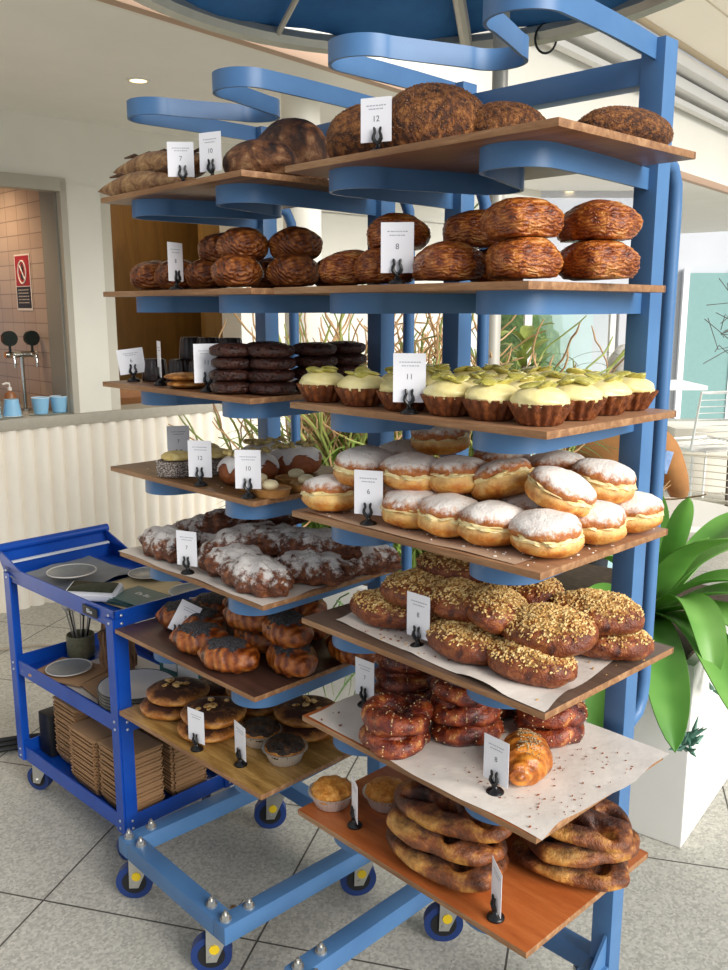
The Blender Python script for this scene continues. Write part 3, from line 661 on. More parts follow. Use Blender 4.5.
def K_iced(sd):
    t=thing('iced_loaf_cake','x','cake'); rd=random.Random(sd)
    def sh(p): return flatb(Vector((math.copysign(abs(p.x)**.6,p.x),math.copysign(abs(p.y)**.62,p.y),p.z)),.75)*(1+.02*nz(p,2,sd))
    g=G(); g.blob((0,0,.027),(.062,.036,.034),4,sh); g.obj('cake_body',M('icb',lambda:crust('moist brown cake',[(.3,'#7a3b19'),(.6,'#a45a2a'),(.8,'#bd7a48')],8,.5,.4)),t)
    b=bmesh.new(); bmesh.ops.create_icosphere(b,subdivisions=5,radius=1)
    for v in list(b.verts):
        a=math.atan2(v.co.y,v.co.x)
        if v.co.z<.28+.30*math.sin(7*a+sd)*.9+.1*nz(v.co,4,sd): b.verts.remove(v)
    for v in b.verts: p=sh(v.co.copy()); v.co=Vector((p.x*.0645,p.y*.0385,p.z*.0365+.0275))
    bmesh.ops.recalc_face_normals(b,faces=b.faces[:]); bmesh.ops.solidify(b,geom=b.faces[:],thickness=.002)
    g=G(); g.merge(b); g.obj('white_icing',M('ici',lambda:crust('white sugar icing',[(.3,'#dcd8d6'),(.7,'#eeebe8')],10,.3,.1)),t)
    g=G()
    for _ in range(26):
        g.blob((rd.uniform(-.045,.045),rd.uniform(-.02,.02),.064+rd.uniform(0,.006)),(.007,.006,.005),2,lambda p:p*(1+.2*nz(p,3,rd.random()*9)))
    g.obj('honeycomb_crumble',M('icc',lambda:crust('pale yellow crumble',[(.3,'#a58a4a'),(.5,'#d4bd78'),(.7,'#eddfa9')],40,.7,.4)),t)
    return t
def K_tlet(sd):
    t=thing('custard_tartlet','x','tartlet')
    g=G(); g.lathe([(0,0),(.033,0),(.037,.013),(.038,.0145),(.035,.015),(.033,.0125),(0,.012)],40,cap=False); g.obj('tart_shell',M('tls',lambda:crust('sandy tart shell',[(.3,'#9c6630'),(.7,'#c08a4a')],14,.5,.2)),t)
    g=G(); g.lathe([(0,.0135),(.033,.013),(.0345,.0125)],32,cap=False); g.obj('caramel_filling',M('tlf',lambda:plain('brown caramel filling','#a9793e',.35,var=.08)),t)
    g=G(); g.blob((.006,0,.021),(.017,.016,.0105),3,lambda p:p*(1+.03*nz(p,2,sd))); g.obj('cream_dome',M('tlc',lambda:plain('ivory cream','#efe0b4',.4,var=.03)),t); return t
def K_loaf(sd,dark=False,d=(.10,.07,.055)):
    t=thing('seeded_loaf' if not dark else 'crusty_loaf','x','bread'); rd=random.Random(sd)
    def sh(p): return flatb(p.copy(),.6)*(1+.05*nz(p,1.6,sd)+.015*nz(p,7,sd))
    g=G(); g.blob((0,0,d[2]*.72),d,5,sh)
    g.obj('loaf_body',M('loD',lambda:crust('flour dusted dark crust',[(.34,'#23150d'),(.46,'#4f2e1a'),(.56,'#80512e'),(.70,'#c09468')],6,.6,.8,50)) if dark else M('loS',lambda:crust('seed covered dark crust',[(.35,'#2c170c'),(.47,'#5c3215'),(.56,'#8c5526'),(.7,'#b47c40')],20,.6,.9,150)),t)
    g=G()
    if not dark:
        for _ in range(1500):
            z=rd.uniform(-.3,1); a=rd.uniform(0,6.28); r=math.sqrt(1-z*z); p=sh(Vector((math.cos(a)*r,math.sin(a)*r,z)))
            q=Vector((p.x*d[0],p.y*d[1],p.z*d[2]+d[2]*.72)); g.box(q,(.0026,.0015,.0012),Matrix.Rotation(rd.uniform(0,3),3,(rd.random(),rd.random(),rd.random()+.1)))
        g.obj('sesame_seeds',M('loSs',lambda:crust('toasted sesame seed',[(.3,'#4f2e14'),(.5,'#86552a'),(.75,'#b88a52')],90,.5,.1)),t,flat=True)
    else:
        for s in (-1,1): g.tube([(-d[0]*.7+d[0]*1.4*i/10,s*d[1]*.25+.006*math.sin(i),d[2]*1.62*math.sqrt(max(.05,1-((i-5)/6.2)**2))) for i in range(11)],.004,6)
        g.obj('crust_ridge',M('lor',lambda:crust('floury ridge',[(.3,'#6b4a30'),(.7,'#b59672')],20,.8,.5)),t)
    return t
def K_bag(sd):
    t=thing('baguette','x','bread')
    def sh(p): r=(max(0,1-abs(p.x)**2))**.35*.55+.45*(1-abs(p.x)**1.5); q=flatb(p.copy(),.7); return Vector((p.x,q.y*r,q.z*r))*(1+.02*nz(p,4,sd))
    g=G(); g.blob((0,0,.02),(.165,.029,.027),5,sh); g.obj('baguette_body',M('bag',lambda:crust('golden brown baguette crust',[(.3,'#5a3820'),(.46,'#8e6440'),(.6,'#b48c5c'),(.8,'#d8b98a')],9,.55,.5,60)),t)
    g=G()
    for i in range(4):
        x=-.09+.055*i; g.tube([(x-.02,-.010,.040),(x,.0,.045),(x+.024,.010,.041)],[.0015,.0045,.0015],6)
    g.obj('score_ridge',M('bags',lambda:crust('dark crisp score',[(.3,'#2e190d'),(.7,'#6b4526')],20,.6,.4)),t); return t
def K_can(sd):
    t=thing('fluted_chocolate_cake','x','cake'); g=G(); g.lathe([(0,0),(.030,0),(.031,.003),(.027,.048),(.024,.053),(.014,.050),(0,.047)],96,(0,0,0),lambda th,j:1+.035*math.cos(14*th),False)
    g.obj('cake_body',M('can',lambda:crust('near black chocolate cake',[(.3,'#160b08'),(.6,'#2a1610'),(.8,'#43261a')],14,.3,.3,coat=.2)),t,sharp=60); return t
def K_cook(sd,n=1):
    t=thing('chocolate_cookie','x','cookie'); g=G()
    g.blob((0,0,.0125),(.049,.048,.0150),5,lambda p:Vector((lambda q:(q.x,q.y,math.copysign(abs(q.z)**.62,q.z)))(flatb(p,.85)))*(1+.05*nz(p,2,sd)-.07*max(0,1-abs(nz(p,2.6,sd+5))/.07)*(p.z>-.3)+.02*nz(p,9,sd)))
    g.obj('cookie_body',M('cok',lambda:crust('dark chocolate cookie',[(.3,'#1e0e0a'),(.5,'#38190f'),(.72,'#54291a')],14,.45,.7,45)),t); return t
def K_flat(sd):
    t=thing('caramel_slice','x','pastry'); g=G(); g.blob((0,0,.008),(.052,.045,.009),4,lambda p:flatb(p,.8)*(1+.05*nz(p,3,sd)))
    g.obj('slice_body',M('fla',lambda:crust('golden caramel pastry',[(.3,'#7c4218'),(.5,'#b87630'),(.7,'#dba65c')],14,.4,.4)),t); return t
KK=dict(doughnut=(K_doughnut,4),streusel=(K_streusel,4),almond=(K_almond,4),poppy=(K_poppy,3),focaccia=(K_foc,3),darkpie=(lambda s:K_pie(s,True),1),pie=(K_pie,1),fougasse=(K_fou,3),seeded=(K_seed,3),sesamecroissant=(K_sesc,1),
  tart=(K_tart,4),lamington=(K_lam,2),icedcake=(K_iced,2),tartlet=(K_tlet,1),loaf=(K_loaf,2),darkloaf=(lambda s:K_loaf(s,True,(.085,.06,.06)),2),baguette=(K_bag,2),croissant=(K_croissant,3),bigcroissant=(K_big,3),canele=(K_can,1),cookie=(K_cook,2),flatcookie=(K_flat,1))
CACHE={}; CNT={}
KSC=dict(croissant=(1.14,1.14,1.08),bigcroissant=(1.04,1.0,.97),doughnut=(1.10,1.10,1.13),tart=(1.13,1.13,1.12),lamington=(1.2,1.2,1.15),icedcake=(1.12,1.1,1.05),almond=(1.12,1.12,1.15),poppy=(1.12,1.12,1.1),focaccia=(1.2,1.2,1.05),seeded=(1.06,1.06,.95),tartlet=(1.1,1.1,1.1),darkpie=(1.05,1.05,1.1),pie=(1.0,1.0,1.05),baguette=(1,1.25,1.2))
def put(kind,k,i,p,a,base,ang,lb,group=None,tilt=(0,0),sc=1):
    fn,nv=KK[kind]; c=CNT.get(kind,0); CNT[kind]=c+1; v=c%nv
    b=RW(k,p,a,ZL(i)+base+.0012); rot=(math.radians(tilt[0]),math.radians(tilt[1]),RK[k][2]+math.radians(ang))
    s=(sc,sc,sc) if isinstance(sc,(int,float)) else sc
    q=KSC.get(kind,(1,1,1)); s=tuple(a_*b_ for a_,b_ in zip(s,q))
    if (kind,v) not in CACHE:
        t=fn(v*3+1); CACHE[(kind,v)]=t; t.location=b; t.rotation_euler=rot; t.scale=s; t['label']=lb
        if group: t['group']=group
        return t
    return dup(CACHE[(kind,v)],b,rot,lb,group,s)
G_='doughnuts piled on the right rack'
D=[(.045,.091,0,'sugared doughnut nearest the viewer at the front corner of its board'),(.144,.081,0,'sugared doughnut directly left of the front corner one, bottom layer'),(.238,.078,0,'sugared doughnut third from the front corner along the long edge'),
(.318,.078,0,'sugared doughnut just right of the price card, bottom layer'),(.515,.06,0,'sugared doughnut at the far left end of the board, beside the price card'),(.035,.208,0,'sugared doughnut second from the front corner along the right edge'),(.03,.325,0,'rightmost sugared doughnut, beside the blue post'),
(.147,.195,0,'sugared doughnut behind the two front ones, mostly hidden'),(.428,.135,0,'sugared doughnut half hidden behind the price card'),(.30,.20,0,'dusty doughnut in the middle of the bottom layer'),(.25,.33,0,'doughnut buried at the back of the bottom layer'),(.43,.25,0,'doughnut at the back left of the bottom layer'),
(.075,.148,.058,'tilted split doughnut on top of the front right pair'),(.063,.277,.058,'upper doughnut nearest the blue post'),(.178,.165,.058,'steeply tilted doughnut leaning on the top layer centre'),(.262,.135,.058,'heavily powdered doughnut in the middle of the top layer'),
(.342,.10,.058,'wide doughnut on the top layer right behind the price card'),(.455,.09,.058,'leftmost doughnut of the top layer, thick with sugar'),(.17,.31,.058,'grey dusted doughnut at the back right of the top layer'),(.29,.30,.058,'grey dusted doughnut behind the centre of the pile'),(.46,.21,.058,'snowy doughnut at the back left of the top layer'),(.375,.22,.108,'highest doughnut crowning the pile')]
for j,(p,a,b,lb) in enumerate(D):
    put('doughnut',0,4,p,a,b,j*67%360,lb,G_,tilt=(((j*7)%13-6)*(1.2 if b else .5),((j*5)%11-5)*(1.2 if b else .5)) if 'tilted' not in lb else (-16,-14))
G_='streusel buns on the walnut board'
for p,a,b,an,lb,tl in [(.048,.122,.05,5,'large yellow crumbed streusel bun on top at the front corner',(-12,3)),(.062,.085,0,0,'bottom streusel bun at the front corner under the largest one',(0,0)),(.04,.252,.05,15,'upper streusel bun at the right end of the pile',(-6,0)),(.03,.262,0,20,'lower streusel bun at the right end beside the blue post',(0,0)),
 (.195,.085,0,-5,'bottom streusel bun behind the price card',(0,0)),(.285,.13,0,0,'bottom streusel bun left of the price card',(0,0)),(.405,.11,0,10,'leftmost streusel bun at the end of the pile',(0,0)),(.335,.12,.05,0,'dark streusel bun on top at the left end',(0,4)),
 (.36,.22,.04,0,'streusel bun behind the left end of the pile',(0,0)),(.243,.12,.052,-5,'streusel bun on the second layer above the price card',(0,0)),(.165,.12,.058,-50,'streusel bun lying crosswise in the middle of the top',(8,0)),(.175,.26,.0,-10,'streusel bun at the back of the bottom layer',(0,0)),(.19,.25,.058,-10,'streusel bun at the back of the top layer',(0,0)),(.31,.19,.085,5,'topmost dark streusel bun at the back left',(0,0))]:
    put('streusel',0,5,p,a,b,an,lb,G_,tl)
G_='almond croissants on the left rack'
for p,a,b,an,lb,tl in [(.455,.062,0,0,'almond croissant at the far left end behind the price card',(0,0)),(.43,.17,.015,20,'grey sugared almond croissant behind the left end',(0,0)),(.34,.20,.055,60,'rounded almond croissant standing on the left of the heap',(25,0)),(.225,.14,.036,55,'long almond croissant slanting across the middle of the heap',(12,14)),(.145,.19,.04,42,'snow white almond croissant right of the middle',(14,0)),(.07,.23,.038,45,'white almond croissant at the right of the heap',(12,0)),
 (.205,.095,0,25,'small almond croissant in front under the slanting one',(0,0)),(.085,.062,0,8,'almond croissant lying along the front edge nearest the corner',(0,0)),(.05,.19,0,30,'bottom almond croissant near the right corner',(0,0)),(.03,.315,0,50,'dark bare almond croissant at the extreme right corner',(0,0)),(.30,.26,.075,30,'topmost almond croissant at the back of the heap',(0,0)),(.17,.30,.0,20,'almond croissant at the back of the bottom layer',(0,0)),(.34,.30,.0,10,'almond croissant at the back left of the bottom layer',(0,0)),(.365,.16,.0,-8,'almond croissant just right of the price card',(0,0))]:
    put('almond',1,5,p,a,b,an,lb,G_,tl)
G_='poppy seed croissants on the left rack'
for p,a,b,an,lb in [(.50,.14,0,30,'poppy seed croissant at the far left behind the crooked card'),(.50,.23,0,10,'poppy seed croissant at the back left under the parchment board'),(.335,.08,0,25,'poppy seed croissant right of the crooked card'),(.20,.07,0,20,'poppy seed croissant with a round grey seed patch, front centre'),(.117,.175,.058,-10,'poppy seed croissant on top nearest the right'),(.09,.165,0,-10,'rolled poppy seed croissant under the right top one'),
  (.25,.17,.058,10,'poppy seed croissant on top in the middle'),(.23,.31,.055,0,'poppy seed croissant on top at the back'),(.04,.31,0,0,'poppy seed croissant alone at the right corner'),(.42,.14,.0,10,'poppy seed croissant hidden behind the crooked card'),(.25,.19,0,0,'poppy seed croissant beneath the middle top one'),(.24,.33,0,0,'poppy seed croissant beneath the back top one'),(.36,.25,.04,20,'golden poppy seed croissant at the back centre')]:
    put('poppy',1,6,p,a,b,an,lb,G_)
G_='round flatbreads on the lowest left board'
for p,a,b,lb in [(.495,.085,0,'bottom round flatbread of the leftmost pair'),(.487,.10,.034,'top round flatbread of the leftmost pair, with pale cheese'),(.325,.09,0,'bottom round flatbread of the middle pair behind the price card'),(.322,.10,.034,'top round flatbread of the middle pair behind the price card'),(.165,.265,0,'bottom round flatbread of the right pair behind the foil pies'),(.17,.27,.034,'top round flatbread of the right pair behind the foil pies'),(.36,.26,0,'dark round flatbread at the back centre'),(.36,.26,.034,'dark round flatbread stacked at the back centre'),(.5,.25,0,'round flatbread at the back left')]:
    put('focaccia',1,7,p,a,b,37,lb,G_)
put('darkpie',1,7,.092,.14,0,0,'charred pie in a foil dish nearest the front of the lowest left board','pies in foil dishes'); put('darkpie',1,7,.20,.15,0,30,'charred pie in a foil dish behind the narrow price card','pies in foil dishes')
put('pie',0,7,.535,.072,0,0,'golden pie in a foil dish at the far left end of the lowest right board','pies in foil dishes'); put('pie',0,7,.45,.15,0,40,'golden pie in a foil dish half hidden behind the edge on card','pies in foil dishes')
G_='charred rustic breads on the lowest right board'
for p,a,b,an,lb,tl in [(.23,.085,0,5,'bottom charred loaf of the left pile at the front edge',(0,0)),(.25,.09,.042,-4,'middle charred loaf of the left pile',(3,-3)),(.225,.115,.086,10,'top charred loaf of the left pile with open slashes',(-8,4)),(.05,.235,0,25,'bottom charred loaf of the right pile',(0,0)),(.045,.24,.04,35,'middle charred loaf of the right pile',(0,2)),(.055,.245,.08,20,'top charred loaf of the right pile by the blue post',(-5,-4)),(.27,.29,0,10,'charred loaf at the back centre',(0,0)),(.27,.29,.04,20,'charred loaf stacked at the back centre, behind the left pile',(0,0))]:
    put('fougasse',0,7,p,a,b,an,lb,G_,tl,1.22 if 'left pile' in lb and 'behind' not in lb else 1.04)
G_='seeded pretzel rolls on the parchment'
for p,a,b,lb in [(.345,.06,0,'bottom seeded roll of the front left pile'),(.338,.06,.038,'top seeded roll of the front left pile'),(.272,.185,0,'bottom seeded roll of the middle pile'),(.277,.185,.038,'second seeded roll of the middle pile'),(.275,.19,.076,'top seeded roll of the middle pile'),(.46,.22,0,'bottom seeded roll of the dark back left pile'),(.455,.22,.038,'second seeded roll of the dark back left pile'),(.45,.22,.076,'top seeded roll of the dark back left pile'),(.158,.30,0,'bottom seeded roll of the small right pile'),(.158,.305,.036,'top seeded roll of the small right pile'),(.30,.32,0,'bottom seeded roll at the very back'),(.30,.32,.038,'upper seeded roll at the very back')]:
    put('seeded',0,6,p,a,b,(p*900)%360,lb,G_)
put('sesamecroissant',0,6,.112,.14,0,-55,'lone amber sesame croissant behind the front price card on parchment',None)
G_='lemon tarts on the right rack'
nm=['leftmost','second','third','fourth','fifth','sixth']
for j,p in enumerate((.536,.43,.325,.222,.135,.045)): put('tart',0,3,p,.058,0,j*50,'lemon tart in the long front row, %s from the left end'%(nm[j] if j else 'first'),G_)
for r,a in enumerate((.155,.25,.342)):
    for j,p in enumerate((.045,.14,.235,.33,.42)):
        if j==4 and r==2: continue
        put('tart',0,3,p+.004*((j*3+r)%3),a,0,j*40+r*70,'lemon tart in the %s row behind the front one, %s from the right edge'%(('first','second','rearmost')[r],('nearest','second','third','fourth','fifth')[j]),G_)
put('lamington',1,4,.396,.07,0,0,'coconut lamington with yellow top in front, nearest the left card','coconut lamingtons'); put('lamington',1,4,.36,.16,0,80,'coconut lamington behind the card reading 12','coconut lamingtons'); put('lamington',1,4,.46,.19,0,160,'coconut lamington at the back beside the left card','coconut lamingtons')
put('icedcake',1,4,.205,.14,0,85,'white iced brown cake in the middle of the grained board','iced loaf cakes'); put('icedcake',1,4,.215,.28,0,90,'white iced brown cake at the back of the grained board','iced loaf cakes'); put('icedcake',1,4,.31,.27,0,90,'crumble topped iced cake at the back behind the lamingtons','iced loaf cakes')
for p,a,lb in [(.055,.09,'custard tartlet nearest the front corner, right of the card reading 10'),(.05,.185,'second custard tartlet along the right edge'),(.12,.20,'custard tartlet behind the front pair'),(.13,.105,'custard tartlet half hidden behind the card reading 10'),(.055,.29,'custard tartlet at the back by the blue post')]: put('tartlet',1,4,p,a,0,p*2000%360,lb,'custard tartlets')
for p,a,an,lb,s in [(.475,.16,90,'seed covered loaf at the left of the right rack top board',(1.1,1.5,1.2)),(.345,.15,85,'tallest seed covered loaf beside the card reading 12',(1.05,1.25,1.3)),(.255,.24,95,'small seed covered loaf behind the tallest one',(.9,1.0,1.0)),(.045,.27,88,'seed covered loaf alone at the right end of the top board',(1.12,.8,.62))]:
    put('loaf',0,1,p,a,0,an,lb,'seed covered loaves',sc=s)
put('darkloaf',1,1,.11,.12,0,15,'brown crusty loaf at the right front of the left rack top board','crusty dark loaves',sc=(1,1,.8)); put('darkloaf',1,1,.20,.27,0,5,'large dark crusty loaf behind the brown one','crusty dark loaves',sc=(1.3,1.1,1.5)); 
for p,a,b,an,lb in [(.50,.07,0,9,'lowest baguette along the front edge pointing left'),(.50,.15,0,-9,'baguette behind the lowest front one'),(.50,.11,.048,8,'middle baguette resting on the lower two'),(.49,.18,.05,-6,'uppermost baguette at the back of the bundle')]: put('baguette',1,1,p,a,b,an,lb,'baguettes on the left rack')
G_='swirled croissants on the left rack'
for p,a,b,lb in [(.535,.11,0,'leftmost small swirled croissant'),(.44,.12,0,'swirled croissant just left of the narrow card'),(.34,.14,0,'swirled croissant just right of the narrow card'),(.16,.09,0,'front swirled croissant nearest the board corner'),(.06,.16,0,'swirled croissant at the right end of the front row'),(.06,.28,0,'swirled croissant at the back right'),(.33,.17,.056,'left swirled croissant of the upper layer'),(.18,.12,.056,'front swirled croissant of the upper layer'),(.09,.19,.056,'right swirled croissant of the upper layer'),(.25,.24,0,'swirled croissant at the back of the bottom layer')]:
    put('croissant',1,2,p,a,b,-47+(p*300)%30,lb,G_)
G_='big glazed croissants on the right rack'
for p,a,b,lb in [(.524,.12,0,'leftmost big glazed croissant'),(.41,.10,0,'big glazed croissant behind the price card'),(.255,.085,0,'bottom big glazed croissant right of the price card'),(.099,.075,0,'bottom big glazed croissant of the front corner pair'),(.045,.20,0,'bottom big glazed croissant of the right end pair'),(.42,.14,.060,'top big glazed croissant above the price card'),(.285,.19,.060,'top big glazed croissant in the back middle'),(.115,.09,.060,'top big glazed croissant of the front corner pair'),(.058,.22,.060,'top big glazed croissant of the right end pair'),(.27,.24,0,'big glazed croissant at the back of the bottom layer')]:
    put('bigcroissant',0,2,p,a,b,-47+(p*400)%26-8,lb,G_)
G_='fluted chocolate cakes on the left rack'
for p,a,b,lb in [(.53,.10,0,'leftmost fluted chocolate cake behind the tilted card'),(.46,.13,0,'fluted chocolate cake second from the left, bottom layer'),(.385,.14,0,'fluted chocolate cake third from the left, bottom layer'),(.36,.21,0,'fluted chocolate cake nearest the cookies, bottom layer'),(.45,.21,0,'fluted chocolate cake at the back of the bottom layer'),(.47,.17,.052,'left fluted chocolate cake of the upper layer'),(.41,.18,.052,'middle fluted chocolate cake of the upper layer'),(.35,.20,.052,'right fluted chocolate cake of the upper layer')]:
    put('canele',1,3,p,a,b,0,lb,G_)
G_='stacked chocolate cookies on the left rack'
od=['bottom','second','third','top']
for p,a,nn,lb in [(.133,.055,4,'front stack nearest the card'),(.06,.10,4,'stack at the board corner'),(.055,.21,4,'stack behind the corner one'),(.17,.17,4,'stack behind the front one'),(.07,.31,4,'rearmost stack by the post')]:
    for q in range(nn): put('cookie',1,3,p+.003*((q*5)%3-1),a+.003*((q*7)%3-1),q*.0252,q*70,'%s dark chocolate cookie of the %s'%(od[q],lb),G_)
for q in range(2): put('flatcookie',1,3,.31,.055,q*.0165,q*50,'%s golden caramel slice left of the cookie stacks'%('lower','upper')[q],'golden caramel slices')
CARDS=[(0,1,.364,.03,-22,'12','price card reading 12 in front of the seeded loaf on the right rack top board',.055,.07),
(1,1,.274,.04,-8,'7','price card reading 7 beside the baguettes on the left rack top board',.055,.07),
(1,1,.165,.04,-38,'10','price card reading 10 before the dark loaf on the left rack top board',.055,.075),
(1,2,.318,.04,55,'8','narrow looking price card between the swirled croissants on the left rack'),
(0,2,.319,.03,-3,'8','price card reading 8 before the big glazed croissants on the right rack'),
(1,3,.545,.05,-4,'6','tilted price card reading 6 before the fluted chocolate cakes',.062,.06),
(1,3,.405,.04,-82,'','price card seen edge on beside the flat caramel pastries'),
(1,3,.195,.03,15,'11','price card reading 11 beside the chocolate cookie stacks'),
(0,3,.28,.020,-6,'11','price card reading 11 in front of the lemon tarts'),
(1,4,.50,.14,0,'7','price card reading 7 behind the coconut lamingtons'),
(1,4,.25,.04,-22,'12','price card reading 12 between the lamingtons and the iced cake'),
(1,4,.07,.04,-14,'10','price card reading 10 in front of the iced cake beside the small tartlets'),
(0,4,.386,.03,-20,'6','price card reading 6 among the sugared doughnuts'),
(1,5,.30,.028,-35,'7','price card reading 7 in front of the almond croissants'),
(0,5,.28,.05,-42,'8','price card reading 8 on parchment before the streusel buns'),
(1,6,.438,.077,-10,'9','crookedly tilted price card before the poppy seed croissants'),
(0,6,.5,.135,-45,'7','price card reading 7 at the left end of the seeded rolls'),
(0,6,.101,.051,-40,'8','price card reading 8 in front of the lone sesame croissant'),
(1,7,.274,.018,-48,'','price card before the second round flat bread on the lowest left board'),
(1,7,.143,.051,-64,'','narrow price card beside the foil dark pie on the lowest left board'),
(0,7,.442,.048,-78,'','price card seen almost edge on between the two orange pies'),
(0,7,.073,.025,-72,'','price card seen almost edge on near the front corner of the lowest right board')]
for j,c in enumerate(CARDS):
    kw={}
    if len(c)>7: kw=dict(wd=c[7],ht=c[8])
    if 'crookedly' in c[6]: kw['roll']=28; kw['lean']=-.1
    if 'reading 6 before' in c[6]: kw['roll']=-7
    if j in (0,1,2): kw['dx']=-.004
    card(*c[:7],**kw)
# ---------------- utility cart ----------------
CN=Vector((-.652,2.200,0)); CA=math.radians(136.4)   # near corner, long side direction
cart=thing('utility_cart','royal blue three tier steel utility cart on casters at the left','cart',CN,CA)
# local: x along long side (to the left-back), y = toward the right-back is -y
cb=m_blue('royal blue cart enamel','#0b43a0','#104db0',.32)
CLn,CWd=.63,.37
def ctray(z,h=.046):
    g=G(); g.box((CLn/2,-CWd/2,z+.003),(CLn-.004,CWd-.004,.004))
    g.box((CLn/2,-.002,z+h/2),(CLn,.004,h)); g.box((CLn/2,-CWd+.002,z+h/2),(CLn,.004,h)); g.box((.002,-CWd/2,z+h/2),(.004,CWd,h)); g.box((CLn-.002,-CWd/2,z+h/2),(.004,CWd,h))
    return g.obj('tray',cb,cart)
ZT,ZM,ZB=.705,.405,.112
for z in (ZT,ZM,ZB): ctray(z)
rv=plain('silver rivet','#b9c0cc',.3,.7)
for (x,y,sx,sy) in ((0,0,1,-1),(CLn,0,-1,-1),(0,-CWd,1,1),(CLn,-CWd,-1,1)):
    g=G(); g.box((x+sx*.017,y-sy*.003,.42),(.036,.005,.62)); g.box((x-sx*.003,y+sy*.017,.42),(.005,.036,.62)); g.obj('corner_post',cb,cart)
    for z in (ZT+.012,ZT+.034,ZM+.012,ZM+.034,ZB+.012,ZB+.034):
        g=G(); g.blob((x+sx*.018,y-sy*.0065,z),(.0045,.0025,.0045),2); g.obj('rivet',rv,cart)
        g=G(); g.blob((x-sx*.0065,y+sy*.018,z),(.0025,.0045,.0045),2); g.obj('rivet',rv,cart)
# flared handle end at the far left
g=G(); x=CLn
g.poly([(x-.01,0,ZT),(x+.055,0,ZT+.085),(x+.02,0,ZT+.085),(x-.10,0,ZT+.046),(x-.10,0,ZT)][::-1],.004,(0,-1,0)); g.poly([(x-.01,-CWd,ZT),(x+.055,-CWd,ZT+.085),(x+.02,-CWd,ZT+.085),(x-.10,-CWd,ZT+.046),(x-.10,-CWd,ZT)],.004,(0,1,0))
g.poly([(x,0,ZT+.02),(x+.052,0,ZT+.085),(x+.052,-CWd,ZT+.085),(x,-CWd,ZT+.02)],.004,(-.7,0,.3)); g.obj('flared_end',cb,cart)
g=G(); g.cyl((x+.045,.012,ZT+.088),(x+.045,-CWd-.012,ZT+.088),.014); g.obj('push_handle',cb,cart)
g=G(); g.box((x-.006,-CWd/2,ZT+.052),(.012,CWd-.03,.006)); tag(g.obj('edge_strip',plain('bare pale strip','#dfe3ea',.4),cart),'white strip on the flared end')
for (a,b,dn) in ((.045,-.04,.5),(CLn-.045,-.04,-.3),(.045,-CWd+.04,.2),(CLn-.05,-CWd+.04,.6)):
    make_caster(cart,a,-b,ZB,dn-CA,.040,False)
g=G(); g.box((.115,.0045,ZT+.022),(.075,.003,.026),None,.001); pl_=g.obj('name_plate',black,cart)
txt('Bliss',.017,pl_,(.115,.0065,ZT+.022),mat=plain('white print','#e4e6ee',.5),rot=(PI/2,0,PI))
def CP(x,y,z=0): return CN+Vector((math.cos(CA)*x-math.sin(CA)*y, math.sin(CA)*x+math.cos(CA)*y, z))
grey_paper=plain('grey wrapping paper','#8c8f92',.7,var=.08,scale=12,bump=.2); kraft=plain('brown kraft board','#b28a62',.75,var=.06,scale=25)
def psheet(name,x0,x1,y0,y1,z,mat,lb,cat,rot=0,curl=.01,sd=1,th=.0006):
    g=G(); g.grid(lambda u,v:Vector(((u-.5)*(x1-x0),(v-.5)*(y1-y0),curl*max(0,nz((u,v,0),2.2,sd))+curl*.7*max(0,abs(u-.5)*2-.7)*2)),16,12,th)
    return tag(g.obj(name,mat,loc=CP((x0+x1)/2,(y0+y1)/2,z),rot=(0,0,CA+rot)),lb,cat)
zt=ZT+.0062
psheet('paper_sheet',.33,.61,-.30,-.01,zt+.002,grey_paper,'dark grey paper sheet lying on the cart top under a plate','paper',.12,.02,3)
psheet('wax_paper',.06,.34,-.34,-.08,zt+.002,plain('yellow beige paper','#d8c194',.7,var=.05),'yellowish paper lining on the cart top under the right plates','paper',.05,.006,4)
platem=plain('grey stoneware glaze','#7f8384',.35,var=.08,scale=60); prim=plain('pale plate rim','#d5d0c6',.4)
PLATE=None
def plate(loc,lb,sc=1):
    global PLATE
    if PLATE: return dup(PLATE,loc,0,lb,'grey plates with pale rims',(sc,)*3)
    t=thing('small_plate',lb,'plate',loc,0,'grey plates with pale rims'); t.scale=(sc,)*3
    g=G(); g.lathe([(0,0),(.045,0),(.062,.006),(.072,.010),(.070,.0115),(.06,.0078),(.044,.003),(0,.003)],48,cap=False); g.obj('plate_body',platem,t)
    g=G(); g.tube([(math.cos(2*PI*i/48)*.0715,math.sin(2*PI*i/48)*.0715,.0112) for i in range(48)],.0022,8,closed=True); g.obj('rim_band',prim,t); PLATE=t; return t
plate(CP(.43,-.115,zt+.026),'grey plate at the left of the cart top, on the grey paper')
plate(CP(.30,-.30,zt+.009),'grey plate at the back of the cart top half under the parchment board',.85)
plate(CP(.05,-.29,zt+.009),'grey plate at the right of the cart top beside the teal menus',1)
# payment terminal
te=thing('payment_terminal','white card terminal with long dark screen on the cart top','payment terminal',CP(.235,-.075,zt+.003),CA+.62+PI); te.scale=(.82,.82,.9)
g=G(); b=bmesh.new(); bmesh.ops.create_cube(b,size=1)
for v in b.verts: v.co=Vector((v.co.x*.19,v.co.y*.085,v.co.z*.03+.02)); 
for v in b.verts:
    if v.co.z>.02: v.co.z+=.012*(1 if v.co.y>0 else -.6)
bmesh.ops.bevel(b,geom=b.edges[:],offset=.006,segments=2,affect='EDGES'); g.merge(b); tb=g.obj('terminal_body',plain('white plastic','#ececf0',.35),te)
g=G(); g.box((0,0,.0405),(.165,.062,.0012),Matrix.Rotation(.25,3,'X'),.0004); g.obj('screen',plain('dark screen glass','#2a2f22',.12,var=.2,scale=14),te)
